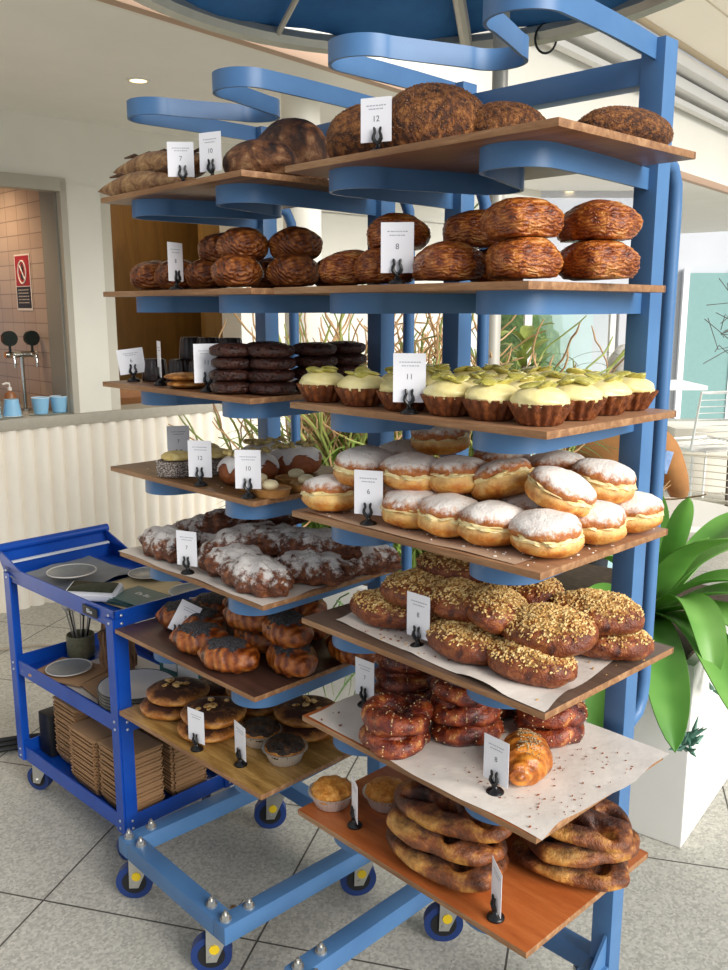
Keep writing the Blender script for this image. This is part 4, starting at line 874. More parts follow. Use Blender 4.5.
# teal menus
tealm=plain('teal green card','#4c6a68',.5,var=.05,scale=8)
for q in range(6):
    g=G(); g.box((0,0,.001),(.16,.115,.002),None,.0006); o=g.obj('menu_card',tealm,loc=CP(.105+.004*(q%3),-.155+.003*(q%3),zt+.0035+.0034*q),rot=(0,0,CA+PI+.2+.06*((q*3)%5-2)))
    tag(o,'%s teal menu card of the small stack on the cart top'%('bottom','second','third','fourth','fifth','topmost')[q],'menu','teal menu cards')
    if q==5: txt('Da Bu',.024,o,(0,.012,.0023),mat=MM.setdefault('wp',plain('white print on teal','#e8ecec',.5)),rot=(0,0,0))
# middle shelf
zm=ZM+.0062
psheet('paper_sheet',.05,.50,-.33,-.05,zm+.001,plain('white paper','#ddd3c6',.7,bump=.2),'white paper lining on the middle cart shelf','paper',0,.006,6)
cp=thing('cutlery_pot','speckled olive pot of cutlery at the left of the middle cart shelf','pot',CP(.565,-.20,zm+.002))
g=G(); g.lathe([(0,0),(.04,0),(.044,.01),(.045,.075),(.042,.077),(.040,.01),(0,.008)],32,cap=False); g.obj('pot_body',plain('speckled olive glaze','#7d7a5e',.5,var=.2,scale=80),cp)
for j in range(7):
    a=j*.9; h=.14+.012*(j%3); e=Vector((math.cos(a)*.04,math.sin(a)*.04,h)); s=Vector((math.cos(a)*.012,math.sin(a)*.012,.012))
    k=thing('fork' if j%2 else 'spoon','%s standing in the cutlery pot, %s'%('steel fork' if j%2 else 'dark spoon',('handle leaning left','leaning back','leaning toward the wall','leaning right','upright in the middle','leaning forward','nearest the post')[j]),'cutlery',CP(.565,-.20,zm+.010),0,'cutlery in the olive pot')
    mt_=steel if j%3 else plain('dark metal','#2c2d30',.3,.6)
    g=G(); g.tube([s,e],.0028,6); g.obj('handle',mt_,k)
    g=G(); 
    if j%2:
        for q in (-1,0,1): g.tube([e+Vector((q*.004,0,0)),e+Vector((q*.005,0,.035))],.0014,5)
        g.obj('tines',mt_,k)
    else: g.blob(e+Vector((0,0,.018)),(.011,.003,.02),2); g.obj('bowl',mt_,k)
# brown paper bags standing in a bunch
pb=plain('crumpled brown paper','#8d6a4c',.8,var=.25,scale=30,bump=.4)
for j,(x,y,h) in enumerate([(.42,-.23,.17),(.38,-.26,.16),(.46,-.25,.15),(.34,-.23,.165),(.38,-.19,.14),(.44,-.30,.155)]):
    g=G(); b_=bmesh.new(); bmesh.ops.create_cube(b_,size=1); bmesh.ops.subdivide_edges(b_,edges=b_.edges[:],cuts=7,use_grid_fill=True)
    for v in b_.verts:
        p=v.co; q=Vector((p.x*.045,p.y*.022,(p.z+.5)*h)); q.x*=1-.25*math.sin(p.z*5+j); q+=Vector((nz(p,3,j),nz(p,3,j+5),0))*.012; v.co=q
    g.merge(b_); tag(g.obj('paper_bag',pb,loc=CP(x,y,zm+.003),rot=(0,0,CA+j*.5),sharp=50),'%s crumpled brown paper bag standing on the middle cart shelf'%('front left','front right','leftmost','rightmost','nearest','rearmost')[j],'paper bag','brown paper bags on the middle shelf')
g=G(); g.box((0,0,.004),(.20,.15,.008),None,.002); tag(g.obj('kraft_sleeve',kraft,loc=CP(.45,-.10,zm+.008),rot=(0,0,CA+.35)),'flat brown kraft sleeve under a grey plate on the middle shelf','packaging')
g=G(); g.box((0,0,.004),(.22,.11,.006),None,.002); tag(g.obj('kraft_sleeve',kraft,loc=CP(.29,-.12,zm+.008),rot=(0,.05,CA-.15)),'longer brown kraft sleeve beside the plate on the middle shelf','packaging')
plate(CP(.45,-.095,zm+.017),'grey plate on the brown kraft sleeve of the middle shelf',.95)
wp=plain('off white crockery','#dedad2',.3); BP=None
for j in range(7):
    l=CP(.10,-.115,zm+.003+.0095*j); lb='%s large white dinner plate of the stack on the middle shelf'%('bottom','second','third','fourth','fifth','sixth','top')[j]
    if BP is None:
        BP=thing('dinner_plate',lb,'plate',l,0,'stacked white dinner plates'); g=G(); g.lathe([(0,0),(.06,0),(.078,.006),(.105,.012),(.105,.014),(.078,.009),(.06,.003),(0,.003)],56,cap=False); g.obj('plate_body',wp,BP)
        g=G(); g.tube([(math.cos(2*PI*i/56)*.105,math.sin(2*PI*i/56)*.105,.0135) for i in range(56)],.0018,6,closed=True); g.obj('dark_edge',plain('charcoal plate edge','#33322f',.4),BP)
    else: dup(BP,l,j*.4,lb)
bx=thing('printed_carton','small teal and white printed carton behind the dinner plates','carton',CP(.10,-.30,zm+.003),CA+.1)
g=G(); g.box((0,0,.055),(.20,.07,.11),None,.002); g.obj('carton_body',plain('teal carton','#2f6a68',.5,var=.1),bx); g=G(); g.box((-.03,.0355,.05),(.09,.001,.06)); g.box((.05,.0355,.07),(.06,.001,.03)); g.obj('label_patch',plain('white label','#e4e4e0',.5),bx)
# bottom shelf: nested kraft takeaway trays, every tray its own thing
zb=ZB+.0062; TR=None
def kraft_tray(loc,rot,lb,grp):
    global TR
    if TR: return dup(TR,loc,rot,lb,grp)
    g=G(); w1,d1,w2,d2,h=.125,.095,.155,.125,.036
    prof=lambda w,d,z:[(-w/2,-d/2,z),(w/2,-d/2,z),(w/2,d/2,z),(-w/2,d/2,z)]
    A_=[g.bm.verts.new(q) for q in prof(w1,d1,0)];B_=[g.bm.verts.new(q) for q in prof(w2,d2,h)]
    g.bm.faces.new(A_[::-1])
    for q in range(4): g.bm.faces.new((A_[q],A_[(q+1)%4],B_[(q+1)%4],B_[q]))
    bmesh.ops.bevel(g.bm,geom=[e for e in g.bm.edges if not e.is_boundary],offset=.008,segments=2,affect='EDGES')
    g.bm.normal_update(); bmesh.ops.solidify(g.bm,geom=g.bm.faces[:],thickness=.0012)
    o=g.obj('kraft_tray',kraft,loc=loc,rot=(0,0,rot),sharp=60); tag(o,lb,'takeaway tray',grp); TR=o; return o
ordn=['bottom','second','third','fourth','fifth','sixth','seventh','eighth','ninth','tenth','eleventh','twelfth','thirteenth','fourteenth','fifteenth','sixteenth','seventeenth','eighteenth','nineteenth','twentieth','twenty first','twenty second']
for (x,y,n,hh,lb,fl) in ((.10,-.085,17,0,'nearest stack beside the front post',1),(.27,-.085,16,0,'middle stack on the long side',1),(.43,-.12,19,0,'tall stack at the left',0),(.10,-.235,17,0,'stack at the right behind the front post',1),(.27,-.24,15,0,'hidden stack at the back centre',1)):
    for j in range(n):
        kraft_tray(CP(x+.0012*((j*7)%3-1),y+.0012*((j*5)%3-1),zb+.001+.0098*j+(0 if not fl else 0)),CA+.02*((j*3)%3-1),'%s brown takeaway tray of the %s'%(ordn[j],lb),'nested takeaway trays on the cart')
    g=G(); g.box((0,0,.0035),(.15,.12,.005),None,.0015); tag(g.obj('tray_lid',kraft,loc=CP(x,y,zb+.001+.0098*(n-1)+.034),rot=(0,0,CA)),'flat kraft lid closing the %s'%lb,'lid','kraft lids')
bk=thing('cable_box','black power box hanging behind the left cart post','power box',CP(.565,-.10,zb+.001),CA)
g=G(); g.box((0,0,.07),(.07,.09,.14),None,.005); g.obj('box_body',black,bk); g=G(); g.cyl((0,0,.14),(0,0,.155),.008); g.obj('cable_gland',steel,bk)
for j,dy in enumerate((0,.045,.09)):
    g=G(); g.tube([(-1.75,2.75-dy*1.2,.012),(-1.5,2.86-dy,.012),(-1.25,2.95-dy*.9,.012),(-1.10,2.99-dy*.8,.012),(-1.0,3.0-dy*.5,.012)],.009,8); tag(g.obj('floor_cable',black),'%s of the three black cables on the paving left of the cart'%('rear','middle','front')[j],'cable','black cables on the paving')
# thin hose on the floor
g=G(); g.tube([(-1.9,3.7,.01),(-1.5,3.85,.01),(-1.15,3.8,.01),(-.8,3.95,.01)],.006,6); tag(g.obj('garden_hose',plain('tan hose','#a69a88',.6)),'thin tan hose along the foot of the fluted wall','hose')
lf=thing('dry_leaf','small brown dry leaf on the paving under the left rack','leaf',(-.35,2.03,.003),.6)
lf.location=(-.335,2.045,.002)
g=G(); g.grid(lambda u,v:Vector(((u-.5)*.03,(v-.5)*.016*math.sin(PI*u)*1.0,.004*math.sin(u*5))),8,4,.0006); g.obj('blade',plain('brown leaf','#7a5a34',.7),lf)
g=G(); g.tube([(.012,0,.002),(.022,.004,.003),(.03,.012,.002)],.001,5); g.obj('stalk',plain('leaf stalk','#5f4628',.7),lf)
# ---------------- things in the servery window ----------------
sign=thing('safety_notice','red and black safety notice with a prohibition circle on the tiled wall','sign',WL(.432,.46,1.665))
sign.matrix_world=Matrix.Translation(WL(.4425,.46,1.665))@Matrix(((-WN.x,0,-WE.x,0),(-WN.y,0,-WE.y,0),(0,1,0,0),(0,0,0,1)))
g=G(); g.box((0,0,0),(.20,.30,.002)); g.obj('board',plain('notice white','#e6dcd4',.4),sign)
g=G(); g.box((0,.062,.0015),(.18,.16,.001)); g.obj('red_field',plain('notice red','#a3171b',.4),sign)
g=G(); g.box((0,-.08,.0015),(.18,.115,.001)); g.obj('black_field',plain('notice black','#17120f',.4),sign)
g=G(); g.tube([(math.cos(a)*.05,.055+math.sin(a)*.06,.003) for a in [2*PI*i/32 for i in range(32)]],.005,8,closed=True); g.tube([(-.033,.095,.003),(.033,.015,.003)],.004,6); g.obj('prohibition_ring',plain('notice white ink','#efe6e0',.4),sign)
g=G(); g.blob((0,.07,.002),(.017,.03,.001),3); g.blob((0,.035,.002),(.026,.022,.001),3); g.obj('pictogram',plain('notice black ink','#151210',.4),sign)
for q in range(5):
    g=G(); x=-.07
    rd=random.Random(q)
    while x<.06: l=rd.uniform(.008,.02); g.box((x+l/2,-.04-.017*q,.0022),(l,.006,.0006)); x+=l+.005
    g.obj('small_lettering',plain('notice lettering','#b9aea6',.5) if q==0 else bpy.data.materials['notice lettering'],sign)
sp=bpy.data.objects
tapc=plain('polished chrome','#cfd2d0',.12,1.0)
tp=thing('beer_tap_tower','chrome two handled tap tower standing inside the servery window','tap',WL(.20,.44,.985),WT)
tp.location=WL(.335,.30,.985)
g=G(); g.cyl((0,0,0),(0,0,.012),.035); g.cyl((0,0,.01),(0,0,.30),.013); g.obj('column',tapc,tp)
g=G(); g.cyl((-.085,0,.30),(.085,0,.30),.017); g.obj('crossbar',tapc,tp)
for s in (-1,1):
    g=G(); g.tube([(s*.06,-.01,.30),(s*.06,-.045,.295),(s*.06,-.055,.27),(s*.06,-.055,.235)],[.012,.01,.008,.006],12); f=g.obj('spout',tapc,tp)
    g=G(); g.cyl((s*.06,-.005,.31),(s*.06,-.005,.355),.007); g.cyl((s*.06,-.02,.385),(s*.06,.008,.385),.040,n=28); g.obj('round_badge',plain('black badge','#15201d',.15) if s<0 else bpy.data.materials['black badge'],tp)
sb=thing('soap_bottle','amber pump bottle standing left of the tap tower','bottle',WL(.235,.24,.985))
g=G(); g.lathe([(0,0),(.028,0),(.03,.004),(.03,.09),(.022,.108),(.01,.113),(.01,.122),(0,.122)],28); g.obj('bottle_body',plain('amber bottle','#a06a44',.3),sb)
g=G(); g.cyl((0,0,.118),(0,0,.135),.011); g.cyl((0,0,.13),(0,0,.155),.004); g.tube([(0,0,.155),(-.012,-.012,.157),(-.026,-.026,.152)],.005,8); g.obj('pump_head',plain('white pump','#f0ece4',.4),sb)
jb=thing('glass_jar','brown tinted jar at the left edge of the servery ledge','jar',WL(.13,.22,.985)); g=G(); g.lathe([(0,0),(.035,0),(.036,.003),(.036,.07),(.03,.08),(0,.08)],28); g.obj('jar_body',plain('brown tinted jar','#8b6f58',.2),jb); g=G(); g.cyl((0,0,.08),(0,0,.13),.034); g.obj('jar_lid',plain('pale jar lid','#cdb8a2',.4),jb)
CUP=None; bluec=plain('sky blue paper cup','#8fc4e6',.45)
def cup(l,up,lb):
    global CUP
    rot=(0,0,0) if up else (PI,0,0)
    l=Vector(l)+Vector((0,0,0 if up else .084))
    if CUP: return dup(CUP,l,rot,lb,'sky blue cups on the servery ledge')
    t=thing('blue_cup',lb,'cup',l,rot,'sky blue cups on the servery ledge')
    g=G(); g.lathe([(0,0),(.034,0),(.046,.084),(.044,.084),(.0325,.003),(0,.003)],32,cap=False); g.obj('cup_body',bluec,t)
    g=G(); g.tube([(math.cos(2*PI*i/32)*.045,math.sin(2*PI*i/32)*.045,.083) for i in range(32)],.0018,6,closed=True); g.obj('rim',plain('pale cup rim','#e8f0f4',.4),t); CUP=t; return t
cup(WL(.415,.055,.991),True,'right upright blue cup of the pair beside the grey reveal'); cup(WL(.315,.055,.991),True,'left upright blue cup of the pair beside the grey reveal')
cup(WL(.165,.055,.991),False,'upturned blue cup right of the tall cup stack')
for q in range(4): cup(WL(.06,.055,.991+.024*q),False,'%s upturned blue cup of the stack at the left edge'%('bottom','second','third','top')[q])
for s0,lb in ((.365,'pale oval tray under the pair of blue cups'),(.11,'pale oval tray under the stacked blue cups')):
    g=G(); g.lathe([(0,0),(.09,0),(.1,.004),(.098,.005),(.088,.002),(0,.002)],40,cap=False); o=g.obj('serving_tray',plain('pale grey tray','#b9c4bd',.3),loc=WL(s0,.06,.9856),rot=(0,0,WT)); o.scale=(1.15,.7,1); tag(o,lb,'tray')
# fluted edge things in opening two
# ---------------- planter and plants ----------------
PD=Vector((math.cos(math.radians(143)),math.sin(math.radians(143)),0)); PE=Vector((-PD.y,PD.x,0))*-1   # PE points away to the right-back
P0=Vector((.912,2.30,0)); PLZ=.56
def PP(u,v,z=0): return P0+PD*u+PE*v+Vector((0,0,z))
planw=plain('white rendered planter','#e2e0da',.6,var=.03,scale=6)
g=G(); pw,plen=.75,1.9
g.box(PP(plen/2,pw/2,PLZ/2),(plen,pw,PLZ),rotz(math.radians(143)),.006)
pt=thing('planter','long white rendered planter box behind the racks','planter',P0); o=g.obj('box',planw,pt); o.location=-P0
g=G(); g.box(PP(plen/2,pw/2,PLZ+.004)-P0,(plen-.06,pw-.06,.02),rotz(math.radians(143))); g.obj('soil',plain('dark soil','#4a3d30',.9,var=.3,scale=40,bump=.5),pt)
leafm=N('agave leaf'); leafm.set(leafm.ramp(leafm.noise(4,3),[(.3,'#5b9440'),(.5,'#79b052'),(.7,'#97c66c')]),.38,0,Subsurface_Weight=.0); leafm.b.inputs['Transmission Weight'].default_value=0
tr=leafm.n('ShaderNodeBsdfTranslucent'); tr.inputs[0].default_value=lin('#9fd04a'); ms=leafm.n('ShaderNodeMixShader'); ms.inputs[0].default_value=.3; leafm.l(leafm.b.outputs[0],ms.inputs[1]); leafm.l(tr.outputs[0],ms.inputs[2]); leafm.l(ms.outputs[0],leafm.out.inputs[0])
def leaf(g,base,tip,ctrl,wd,up=Vector((0,0,1)),fold=.25):
    base,tip,ctrl=Vector(base),Vector(tip),Vector(ctrl); pts=[]
    nu,nv=22,8
    def fn(u,v):
        p=base*(1-u)**2+ctrl*2*u*(1-u)+tip*u*u; t=((ctrl-base)*(1-u)+(tip-ctrl)*u).normalized()
        s=t.cross(up); s=s.normalized() if s.length>.05 else Vector((1,0,0)); n=s.cross(t).normalized()
        w=wd*(.42+.9*u-.2*u*u)*(1-u**5)**.8*(1 if u<.97 else .5); x=(v-.5)*2
        return p+s*x*w*.5+n*(abs(x)**1.5*fold*w*.5)
    g.grid(fn,nu,nv); return g
ag=thing('agave','large bright green foxtail agave rosette in the white planter at right','plant',(.887,2.60,PLZ+.01))
AC=Vector((.887,2.60,PLZ+.03))
LV=[((.907,2.42,1.01),(.909,2.5,.84),.09),((1.001,2.5,.871),(.974,2.55,.80),.12),((1.028,2.3,.918),(.891,2.45,.87),.17),((1.118,2.4,.76),(.959,2.5,.78),.15),((.925,2.2,.56),(.933,2.33,.86),.12),((.962,2.10,.482),(.938,2.30,.74),.15),((.99,2.2,.50),(.95,2.36,.70),.13),((.78,2.05,.433),(.797,2.28,.70),.14),
((.593,2.45,.791),(.714,2.5,.90),.13),((.60,2.35,.60),(.70,2.42,.84),.14),((.62,2.22,.375),(.729,2.38,.72),.14),((1.297,2.9,.86),(1.061,2.7,.82),.13),((.823,2.9,.93),(.883,2.75,.85),.13),((.955,2.9,.95),(.931,2.75,.82),.12),((1.076,2.24,.606),(1.0,2.38,.76),.15),((1.16,2.55,.84),(1.0,2.58,.82),.14),((.70,2.75,.9),(.78,2.68,.85),.13),((1.2,2.36,.68),(1.03,2.42,.80),.15)]
for tip,ct,wd in LV:
    g=G(); leaf(g,AC-Vector(ag.location),Vector(tip)-Vector(ag.location),Vector(ct)-Vector(ag.location),wd,fold=.32); g.bm.normal_update(); bmesh.ops.solidify(g.bm,geom=g.bm.faces[:],thickness=.003); g.obj('leaf',leafm.m,ag,sharp=80)
g=G(); g.tube([(0,0,0),(0,0,.14)],[.05,.045],12); g.obj('stem',plain('agave stem','#8a8560',.8,bump=.4),ag)
succ=plain('blue green succulent leaf','#5f8c7a',.45,var=.15); stemm=plain('woody stem','#6d5340',.85,bump=.4)
def trailing(loc,pts,lb,n,sd,ll=.045):
    t=thing('trailing_succulent',lb,'plant',loc); g=G(); g.tube(pts,[.006]*len(pts),8); g.obj('stem',stemm,t)
    rd=random.Random(sd); e=Vector(pts[-1]); g=G()
    for _ in range(n):
        d=Vector((rd.uniform(-1,1),rd.uniform(-.9,.4),rd.uniform(-.9,.8))).normalized(); s=e+Vector((rd.uniform(-.015,.015),0,rd.uniform(-.02,.03)))
        g.tube([s,s+d*ll*.5,s+d*ll+Vector((0,0,ll*.3))],[.003,.0065,.001],6)
    g.obj('leaves',succ,t); return t
trailing((.845,2.36,PLZ),[(0,.02,.005),(-.01,-.04,.0),(-.012,-.09,-.03),(.0,-.13,-.12),(.02,-.15,-.18)],'trailing blue green succulent hanging over the planter corner',26,3,.05)
trailing((1.0,2.40,PLZ),[(0,.02,.005),(-.005,-.03,.0),(-.01,-.06,-.03),(-.012,-.075,-.07)],'small drooping succulent sprig right of the planter corner',9,5,.045)
rd=random.Random(5)
def bunch(name,lb,c,n,L,sp,mats,r=.004,seg=5,branch=2,sd=1,drop=0,lean=(0,0)):
    t=thing(name,lb,'plant',c); rd=random.Random(sd); gs=[G() for _ in mats]
    def grow(p,d,l,lev):
        pts=[p]; dd=d.copy()
        for i in range(seg):
            dd=(dd+Vector((rd.uniform(-1,1),rd.uniform(-1,1),rd.uniform(-.6,.9)-drop))*.30).normalized(); pts.append(pts[-1]+dd*l/seg)
        g=gs[min(len(mats)-1,lev if rd.random()<.8 else 0)]; rr=r*(1-.22*lev)
        g.tube(pts,[rr]*(seg)+[rr*.6],6)
        if lev<branch:
            for _ in range(3): 
                q=rd.choice(pts[2:]); grow(q,(dd+Vector((rd.uniform(-1,1),rd.uniform(-1,1),rd.uniform(-.2,.8)))*.8).normalized(),l*.55,lev+1)
    for _ in range(n): grow(Vector((rd.uniform(-sp,sp),rd.uniform(-sp*.6,sp*.6),0)),Vector((rd.uniform(-.8,.8)+lean[0],rd.uniform(-.6,.6)+lean[1],1-drop)).normalized(),L*rd.uniform(.7,1.1),0)
    for i,(g,m) in enumerate(zip(gs,mats)): g.obj(('main_stems','side_shoots','red_tips')[i],m,t)
    return t
gsm=plain('olive green pencil stem','#93a052',.6,var=.15); ysm=plain('yellow green shoot','#b4ba66',.6,var=.15); rsm=plain('coral red shoot','#cba274',.6,var=.15); dsm=plain('deep green leaf','#4d6b35',.6,var=.2)
bunch('firestick_plant','yellow and coral firestick plant behind the two racks, left end',PP(1.46,.36,PLZ),40,.64,.13,[gsm,ysm,rsm],.0058,6,2,2,lean=(.0,0))
bunch('firestick_plant','yellow and coral firestick plant behind the lemon tarts',PP(1.25,.30,PLZ),46,.70,.16,[gsm,ysm,rsm],.0058,6,2,7)
bunch('firestick_plant','yellow and coral firestick plant behind the middle blue posts',PP(.98,.30,PLZ),30,.66,.12,[gsm,ysm,rsm],.0058,6,2,11)
def grass(lb,c,n,L,sp,mat,sd,name='strap_leaf_plant'):
    t=thing(name,lb,'plant',c); rd=random.Random(sd); g=G()
    for _ in range(n):
        a=rd.uniform(0,2*PI); d=Vector((math.cos(a),math.sin(a),0)); b=Vector((rd.uniform(-sp,sp),rd.uniform(-sp,sp)*.6,0)); l=L*rd.uniform(.5,1.1); h=rd.uniform(.5,1.05)
        leaf(g,b,b+d*l*.55+Vector((0,0,l*h*.7)),b+d*l*.2+Vector((0,0,l*h)),.014,fold=.2)
    g.obj('leaves',mat,t,sharp=80); return t
grass('dark green strap leaved plant behind the brownie board',PP(1.42,.22,PLZ),300,.72,.16,plain('fresh green leaf','#7b9a3e',.55,var=.25),3)
grass('green strap leaved plant behind the lemon tart board',PP(1.05,.22,PLZ),280,.66,.16,plain('mid green leaf','#86a04a',.6,var=.2),4)
grass('grey green strap leaved plant low behind the doughnuts',PP(.72,.28,PLZ),130,.36,.12,plain('grey green leaf','#6d7d58',.6,var=.2),6)
bunch('trailing_plant','grey green trailing stems hanging down the planter side behind the racks',PP(1.15,-.02,PLZ+.01),26,.45,.45,[dsm,plain('grey olive shoot','#7c8566',.7,var=.2)],.003,6,1,9,drop=1.15)
grass('tall dark leaved shrub deep behind the firestick plants',PP(1.15,.60,PLZ),300,1.05,.22,plain('deep shrub leaf','#4f6e38',.6,var=.3),13,'leafy_shrub')
# broad leaf shrub before the glazed doors
sh=thing('rubber_plant','small broad leaved shrub in front of the glass doors','plant',(.93,5.2,0)); g=G(); g.tube([(0,0,0),(.01,0,.6),(0,0,1.2)],.012,8); g.obj('stem',stemm,sh); g=G()
for j in range(14):
    a=j*2.4; z=1.02+.025*j; leaf(g,(0,0,z),(math.cos(a)*.17,math.sin(a)*.17,z+.05+.04*(j%3)),(math.cos(a)*.1,math.sin(a)*.1,z+.11),.10)
g.obj('leaves',plain('yellow edged leaf','#8f9c4c',.5,var=.3,scale=14),sh,sharp=80)
up=thing('potted_leaf_plant','slender pale green stem rising above the glazed croissants','plant',(.29,2.75,PLZ)); g=G(); g.tube([(0,0,0),(.02,0,.5),(0,0,.9),(.012,0,1.24)],.006,6); g.obj('stem',plain('pale stem','#94a860',.6),up); g=G()
for z,a in ((1.22,.4),(1.20,2.5),(1.12,0.1),(1.10,3.3),(1.02,.3)): leaf(g,(.01,0,z),(.01+math.cos(a)*.06,math.sin(a)*.03,z+.06),(.01+math.cos(a)*.04,0,z+.05),.028)
g.obj('leaves',plain('fresh leaf','#a8bd66',.5),up,sharp=80)
# ---------------- cafe furniture ----------------
wm=plain('white powder coated wire','#eeeeea',.4); wmc=plain('cream powder coated wire','#dcd6c4',.4)
def wire_chair(loc,rot,sh_,lb,mat,cat='chair'):
    t=thing('wire_chair' if cat=='chair' else 'wire_bar_stool',lb,cat,loc,rot)
    w=.24; bt=.34
    g=G(); g.tube([(-w,-.22,sh_),(w,-.22,sh_),(w,.20,sh_),(-w,.20,sh_)],.008,8,closed=True)
    for i in range(11): y=-.19+.038*i; g.tube([(-w,y,sh_),(-w*.5,y,sh_-.02),(w*.5,y,sh_-.02),(w,y,sh_)],.003,6)
    g.obj('seat',mat,t)
    g=G(); g.tube([(-w,.20,sh_),(-w*1.05,.27,sh_+bt),(w*1.05,.27,sh_+bt),(w,.20,sh_)],.008,8)
    for i in range(9): z=.03+bt/9*i; yy=.20+.07*z/bt; g.tube([(-w*1.03,yy,sh_+z),(0,yy+.03,sh_+z),(w*1.03,yy,sh_+z)],.003,6)
    g.obj('backrest',mat,t)
    for sx in (-1,1):
        for sy in (-1,1):
            g=G(); g.tube([(sx*w*.9,sy*.19,sh_),(sx*w*1.08,sy*.25,.008)],.008,8); g.obj('leg',mat,t)
    if sh_>.6:
        g=G(); g.tube([(-w,-.22,.3),(w,-.22,.3),(w,.22,.3),(-w,.22,.3)],.007,8,closed=True); g.obj('foot_rail',mat,t)
    return t
wire_chair((2.05,5.35,0),math.radians(200),.72,'white wire bar stool before the teal door',wm,'stool')
wire_chair((1.99,4.72,0),math.radians(150),.44,'cream wire chair at the right edge by the person in stripes',wmc)
tb=thing('round_cafe_table','round cream cafe table seen between the agave and the brown jacket','table',(1.22,3.45,0))
g=G(); g.cyl((0,0,.715),(0,0,.735),.27,n=56); g.obj('tabletop',plain('cream table laminate','#e6e2d8',.4),tb,sharp=60); g=G(); g.cyl((0,0,.02),(0,0,.715),.025); g.obj('pedestal',wmc,tb); g=G(); g.cyl((0,0,0),(0,0,.02),.2,n=40); g.obj('foot_plate',wmc,tb)
tb2=thing('high_cafe_table','narrow white high table beyond the brown jacket','table',(1.95,6.0,0)); g=G(); g.box((0,0,1.02),(.55,.5,.03),None,.004); g.obj('tabletop',wm,tb2); g=G(); g.cyl((0,0,.0),(0,0,1.0),.03); g.obj('pedestal',wm,tb2)
st=thing('table_number_stand','black rod table stand holding a blue card clip beside the brown jacket','table sign',(1.275,3.42,.7362)); st.location=(1.175,3.42,.7362)
g=G(); g.cyl((0,0,0),(0,0,.006),.03); g.cyl((0,0,0),(0,0,.17),.004); g.obj('rod',black,st); g=G(); g.box((.008,0,.20),(.03,.006,.09),Matrix.Rotation(.25,3,'Y'),.002); g.obj('blue_card',plain('blue white card','#7f9cc8',.5,var=.25,scale=50),st)
# people
def person(lb,loc,rot,coat,hairc,skinc='#c99a7c',pants='#3b3f48',sleeve=None,extra=None):
    t=thing('person',lb,'person',loc,rot)
    me=bpy.data.meshes.new('body'); 
    V=[(0,0,.50),(0,0,.68),(0,-.02,.86),(0,-.03,.98),(0,-.05,1.06),(0,-.075,1.17),
       (.17,-.03,.96),(.235,-.05,.80),(.25,-.20,.70),(.18,-.33,.755),(-.17,-.03,.96),(-.235,-.05,.80),(-.25,-.20,.70),(-.18,-.33,.755),
       (.10,-.02,.50),(.13,-.42,.50),(.13,-.45,.10),(.13,-.55,.04),(-.10,-.02,.50),(-.13,-.42,.50),(-.13,-.45,.10),(-.13,-.55,.04)]
    E=[(0,1),(1,2),(2,3),(3,4),(4,5),(3,6),(6,7),(7,8),(8,9),(3,10),(10,11),(11,12),(12,13),(0,14),(14,15),(15,16),(16,17),(0,18),(18,19),(19,20),(20,21)]
    Rr=[.15,.145,.155,.12,.055,.05,.075,.058,.048,.03,.075,.058,.048,.03,.10,.075,.05,.035,.10,.075,.05,.035]
    me.from_pydata(V,E,[]); me.update(); o=bpy.data.objects.new('body',me); COL.objects.link(o); sk=o.modifiers.new('s','SKIN')
    for i,v in enumerate(me.skin_vertices[0].data): v.radius=(Rr[i],Rr[i]*(.75 if i<4 else 1)); v.use_root=(i==0)
    o.modifiers.new('d','SUBSURF').levels=2
    dg=bpy.context.evaluated_depsgraph_get(); m2=bpy.data.meshes.new_from_object(o.evaluated_get(dg)); bpy.data.objects.remove(o)
    b=bmesh.new(); b.from_mesh(m2); n0=len(b.verts)
    hb=bmesh.new(); bmesh.ops.create_icosphere(hb,subdivisions=4,radius=1)
    for v in hb.verts:
        p=v.co; q=Vector((p.x*.075,p.y*.095,p.z*.115)); 
        if p.z<-.2: q.x*=1-.3*(-p.z-.2); 
        q.y-=.018*math.exp(-((p.x/.18)**2+((p.z+.15)/.18)**2))*(p.y<0)*1.2
        v.co=q+Vector((0,-.09,1.24))
    mm=bpy.data.meshes.new('h'); hb.to_mesh(mm); b.from_mesh(mm)
    for f in b.faces: f.smooth=True
    me=bpy.data.meshes.new('body'); b.to_mesh(me)
    me.materials.append(coat); me.materials.append(plain('skin',skinc,.5)); me.materials.append(plain('dark trousers',pants,.8))
    for f in me.polygons:
        c=f.center
        if c.z>1.09 or (abs(c.x)>.1 and c.y<-.29 and c.z>.7): f.material_index=1
        elif c.z<.56: f.material_index=2
    o=bpy.data.objects.new('body',me); COL.objects.link(o); o.parent=t
    g=G(); g.blob((0,-.07,1.27),(.085,.10,.105),4,lambda p:p*(1+.06*nz(p,4,2)) if not (p.y<-.35 and p.z<.45) else p*.8); g.obj('hair',plain('hair',hairc,.8,var=.15,scale=60,bump=.4),t)
    g=G()
    for s in (-1,1): g.blob((s*.028,-.178,1.25),(.010,.006,.006),2)
    g.obj('eyes',plain('dark eye','#1c1512',.3),t)
    g=G(); g.blob((0,-.176,1.19),(.022,.006,.006),2); g.obj('mouth',plain('lips','#a8685a',.5),t)
    for s in (-1,1):
        g=G(); hc=Vector((s*.175,-.345,.757))
        for q in range(4): x=s*(.012-.008*q)*-1; g.tube([hc+Vector((x,-.02,0)),hc+Vector((x,-.055,.006)),hc+Vector((x,-.082+.006*abs(q-1),-.006))],[.0095,.0085,.006],8)
        g.tube([hc+Vector((-s*.018,.0,0)),hc+Vector((-s*.04,-.025,.002)),hc+Vector((-s*.042,-.05,-.002))],[.0105,.0095,.0065],8); g.obj('fingers',bpy.data.materials['skin'],t)
    return t
coatm=plain('tan brown wool jacket','#a2703f',.85,var=.08,scale=20,bump=.2)
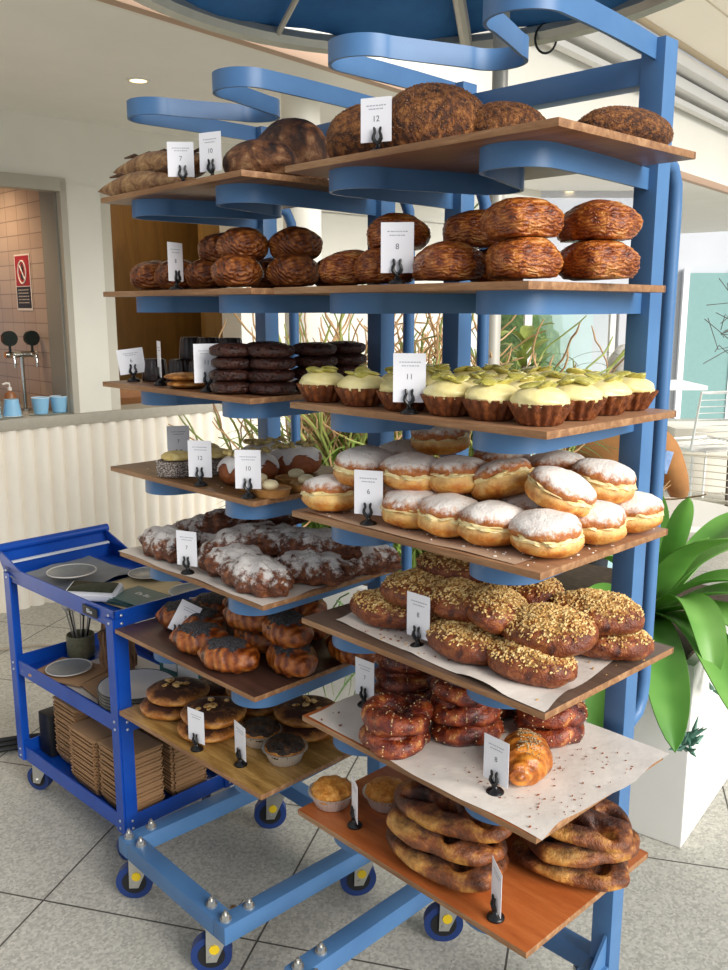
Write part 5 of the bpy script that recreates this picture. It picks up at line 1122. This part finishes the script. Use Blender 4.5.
person('person in a tan brown jacket sitting with their back to the racks',(1.13,3.86,0),math.radians(158),coatm,'#d9d6d0')
stripe=N('black top with red and white stripes'); wv=stripe.n('ShaderNodeTexWave'); wv.bands_direction='Z'; wv.inputs['Scale'].default_value=5; stripe.l(stripe.co(),wv.inputs['Vector'])
sz=stripe.n('ShaderNodeSeparateXYZ'); stripe.l(stripe.co(),sz.inputs[0]); stripe.set(stripe.mix(stripe.math('GREATER_THAN',sz.outputs[2],.80),stripe.ramp(wv.outputs[0],[(.3,'#1b1c22'),(.5,'#c0442e'),(.8,'#d9c0b4')]),'#15161c'),.85)
person('person in a black and red striped top at the right edge of the picture',(2.36,4.86,0),math.radians(-30),stripe.m,'#2b211c')
# pale blue cooler box and black bag glimpsed behind the doughnuts, small pot plant
ck=thing('pale_blue_cabinet','pale blue cabinet glimpsed between the doughnuts and the tart board','cabinet',(1.05,5.0,0),.1); g=G(); g.box((0,0,.40),(.75,.35,.80),None,.01); g.obj('cabinet_body',plain('pale blue laminate','#b4d6de',.5),ck); g=G(); g.box((0,-.178,.7),(.2,.01,.015)); g.obj('handle',steel,ck)
pp=thing('potted_plant','small green plant in a white pot on the pale blue cabinet','plant',(1.33,4.93,.8015)); g=G(); g.lathe([(0,0),(.045,0),(.055,.10),(.05,.10),(.042,.09),(0,.09)],28,cap=False); g.obj('pot',wm,pp); g=G()
for j in range(16): a=j*2.4; leaf(g,(0,0,.09),(math.cos(a)*.075,math.sin(a)*.075,.15+.02*(j%3)),(math.cos(a)*.03,math.sin(a)*.03,.17),.02)
g.obj('leaves',dsm,pp,sharp=80)
bgm=thing('black_bag','black cloth bag on the pale blue cabinet behind the doughnuts','bag',(.86,4.9,.8015)); g=G(); g.blob((0,0,.06),(.14,.08,.07),3,lambda p:flatb(p,.8)*(1+.15*nz(p,2,4))); g.obj('bag_body',plain('black cloth','#15161a',.8),bgm); g=G(); g.tube([(-.06,0,.11),(-.04,0,.19),(.04,0,.19),(.06,0,.11)],.006,8); g.obj('strap',black,bgm)
tw=thing('dried_branch_plant','bare dark twigs of a dried plant beside the beige pillar','plant',(2.12,5.2,0))
tw.location=(2.35,5.6,0)
g=G(); rd=random.Random(4); g.tube([(0,0,0),(-.02,0,.8),(-.05,0,1.35),(-.11,0,1.68)],[.012,.01,.007,.003],7)
for _ in range(16): z=rd.uniform(1.2,1.6); b=Vector((-.05-.1*(z-1.3),0,z)); g.tube([b,b+Vector((rd.uniform(-.12,.15),rd.uniform(-.05,.05),rd.uniform(-.05,.14))),b+Vector((rd.uniform(-.2,.25),rd.uniform(-.05,.05),rd.uniform(-.12,.2)))],.0025,5)
g.obj('twigs',plain('dark twig','#4f443c',.8),tw); g=G(); g.lathe([(0,0),(.09,0),(.11,.25),(.1,.25),(.085,.22),(0,.22)],24,cap=False); g.obj('pot',wmc,tw)
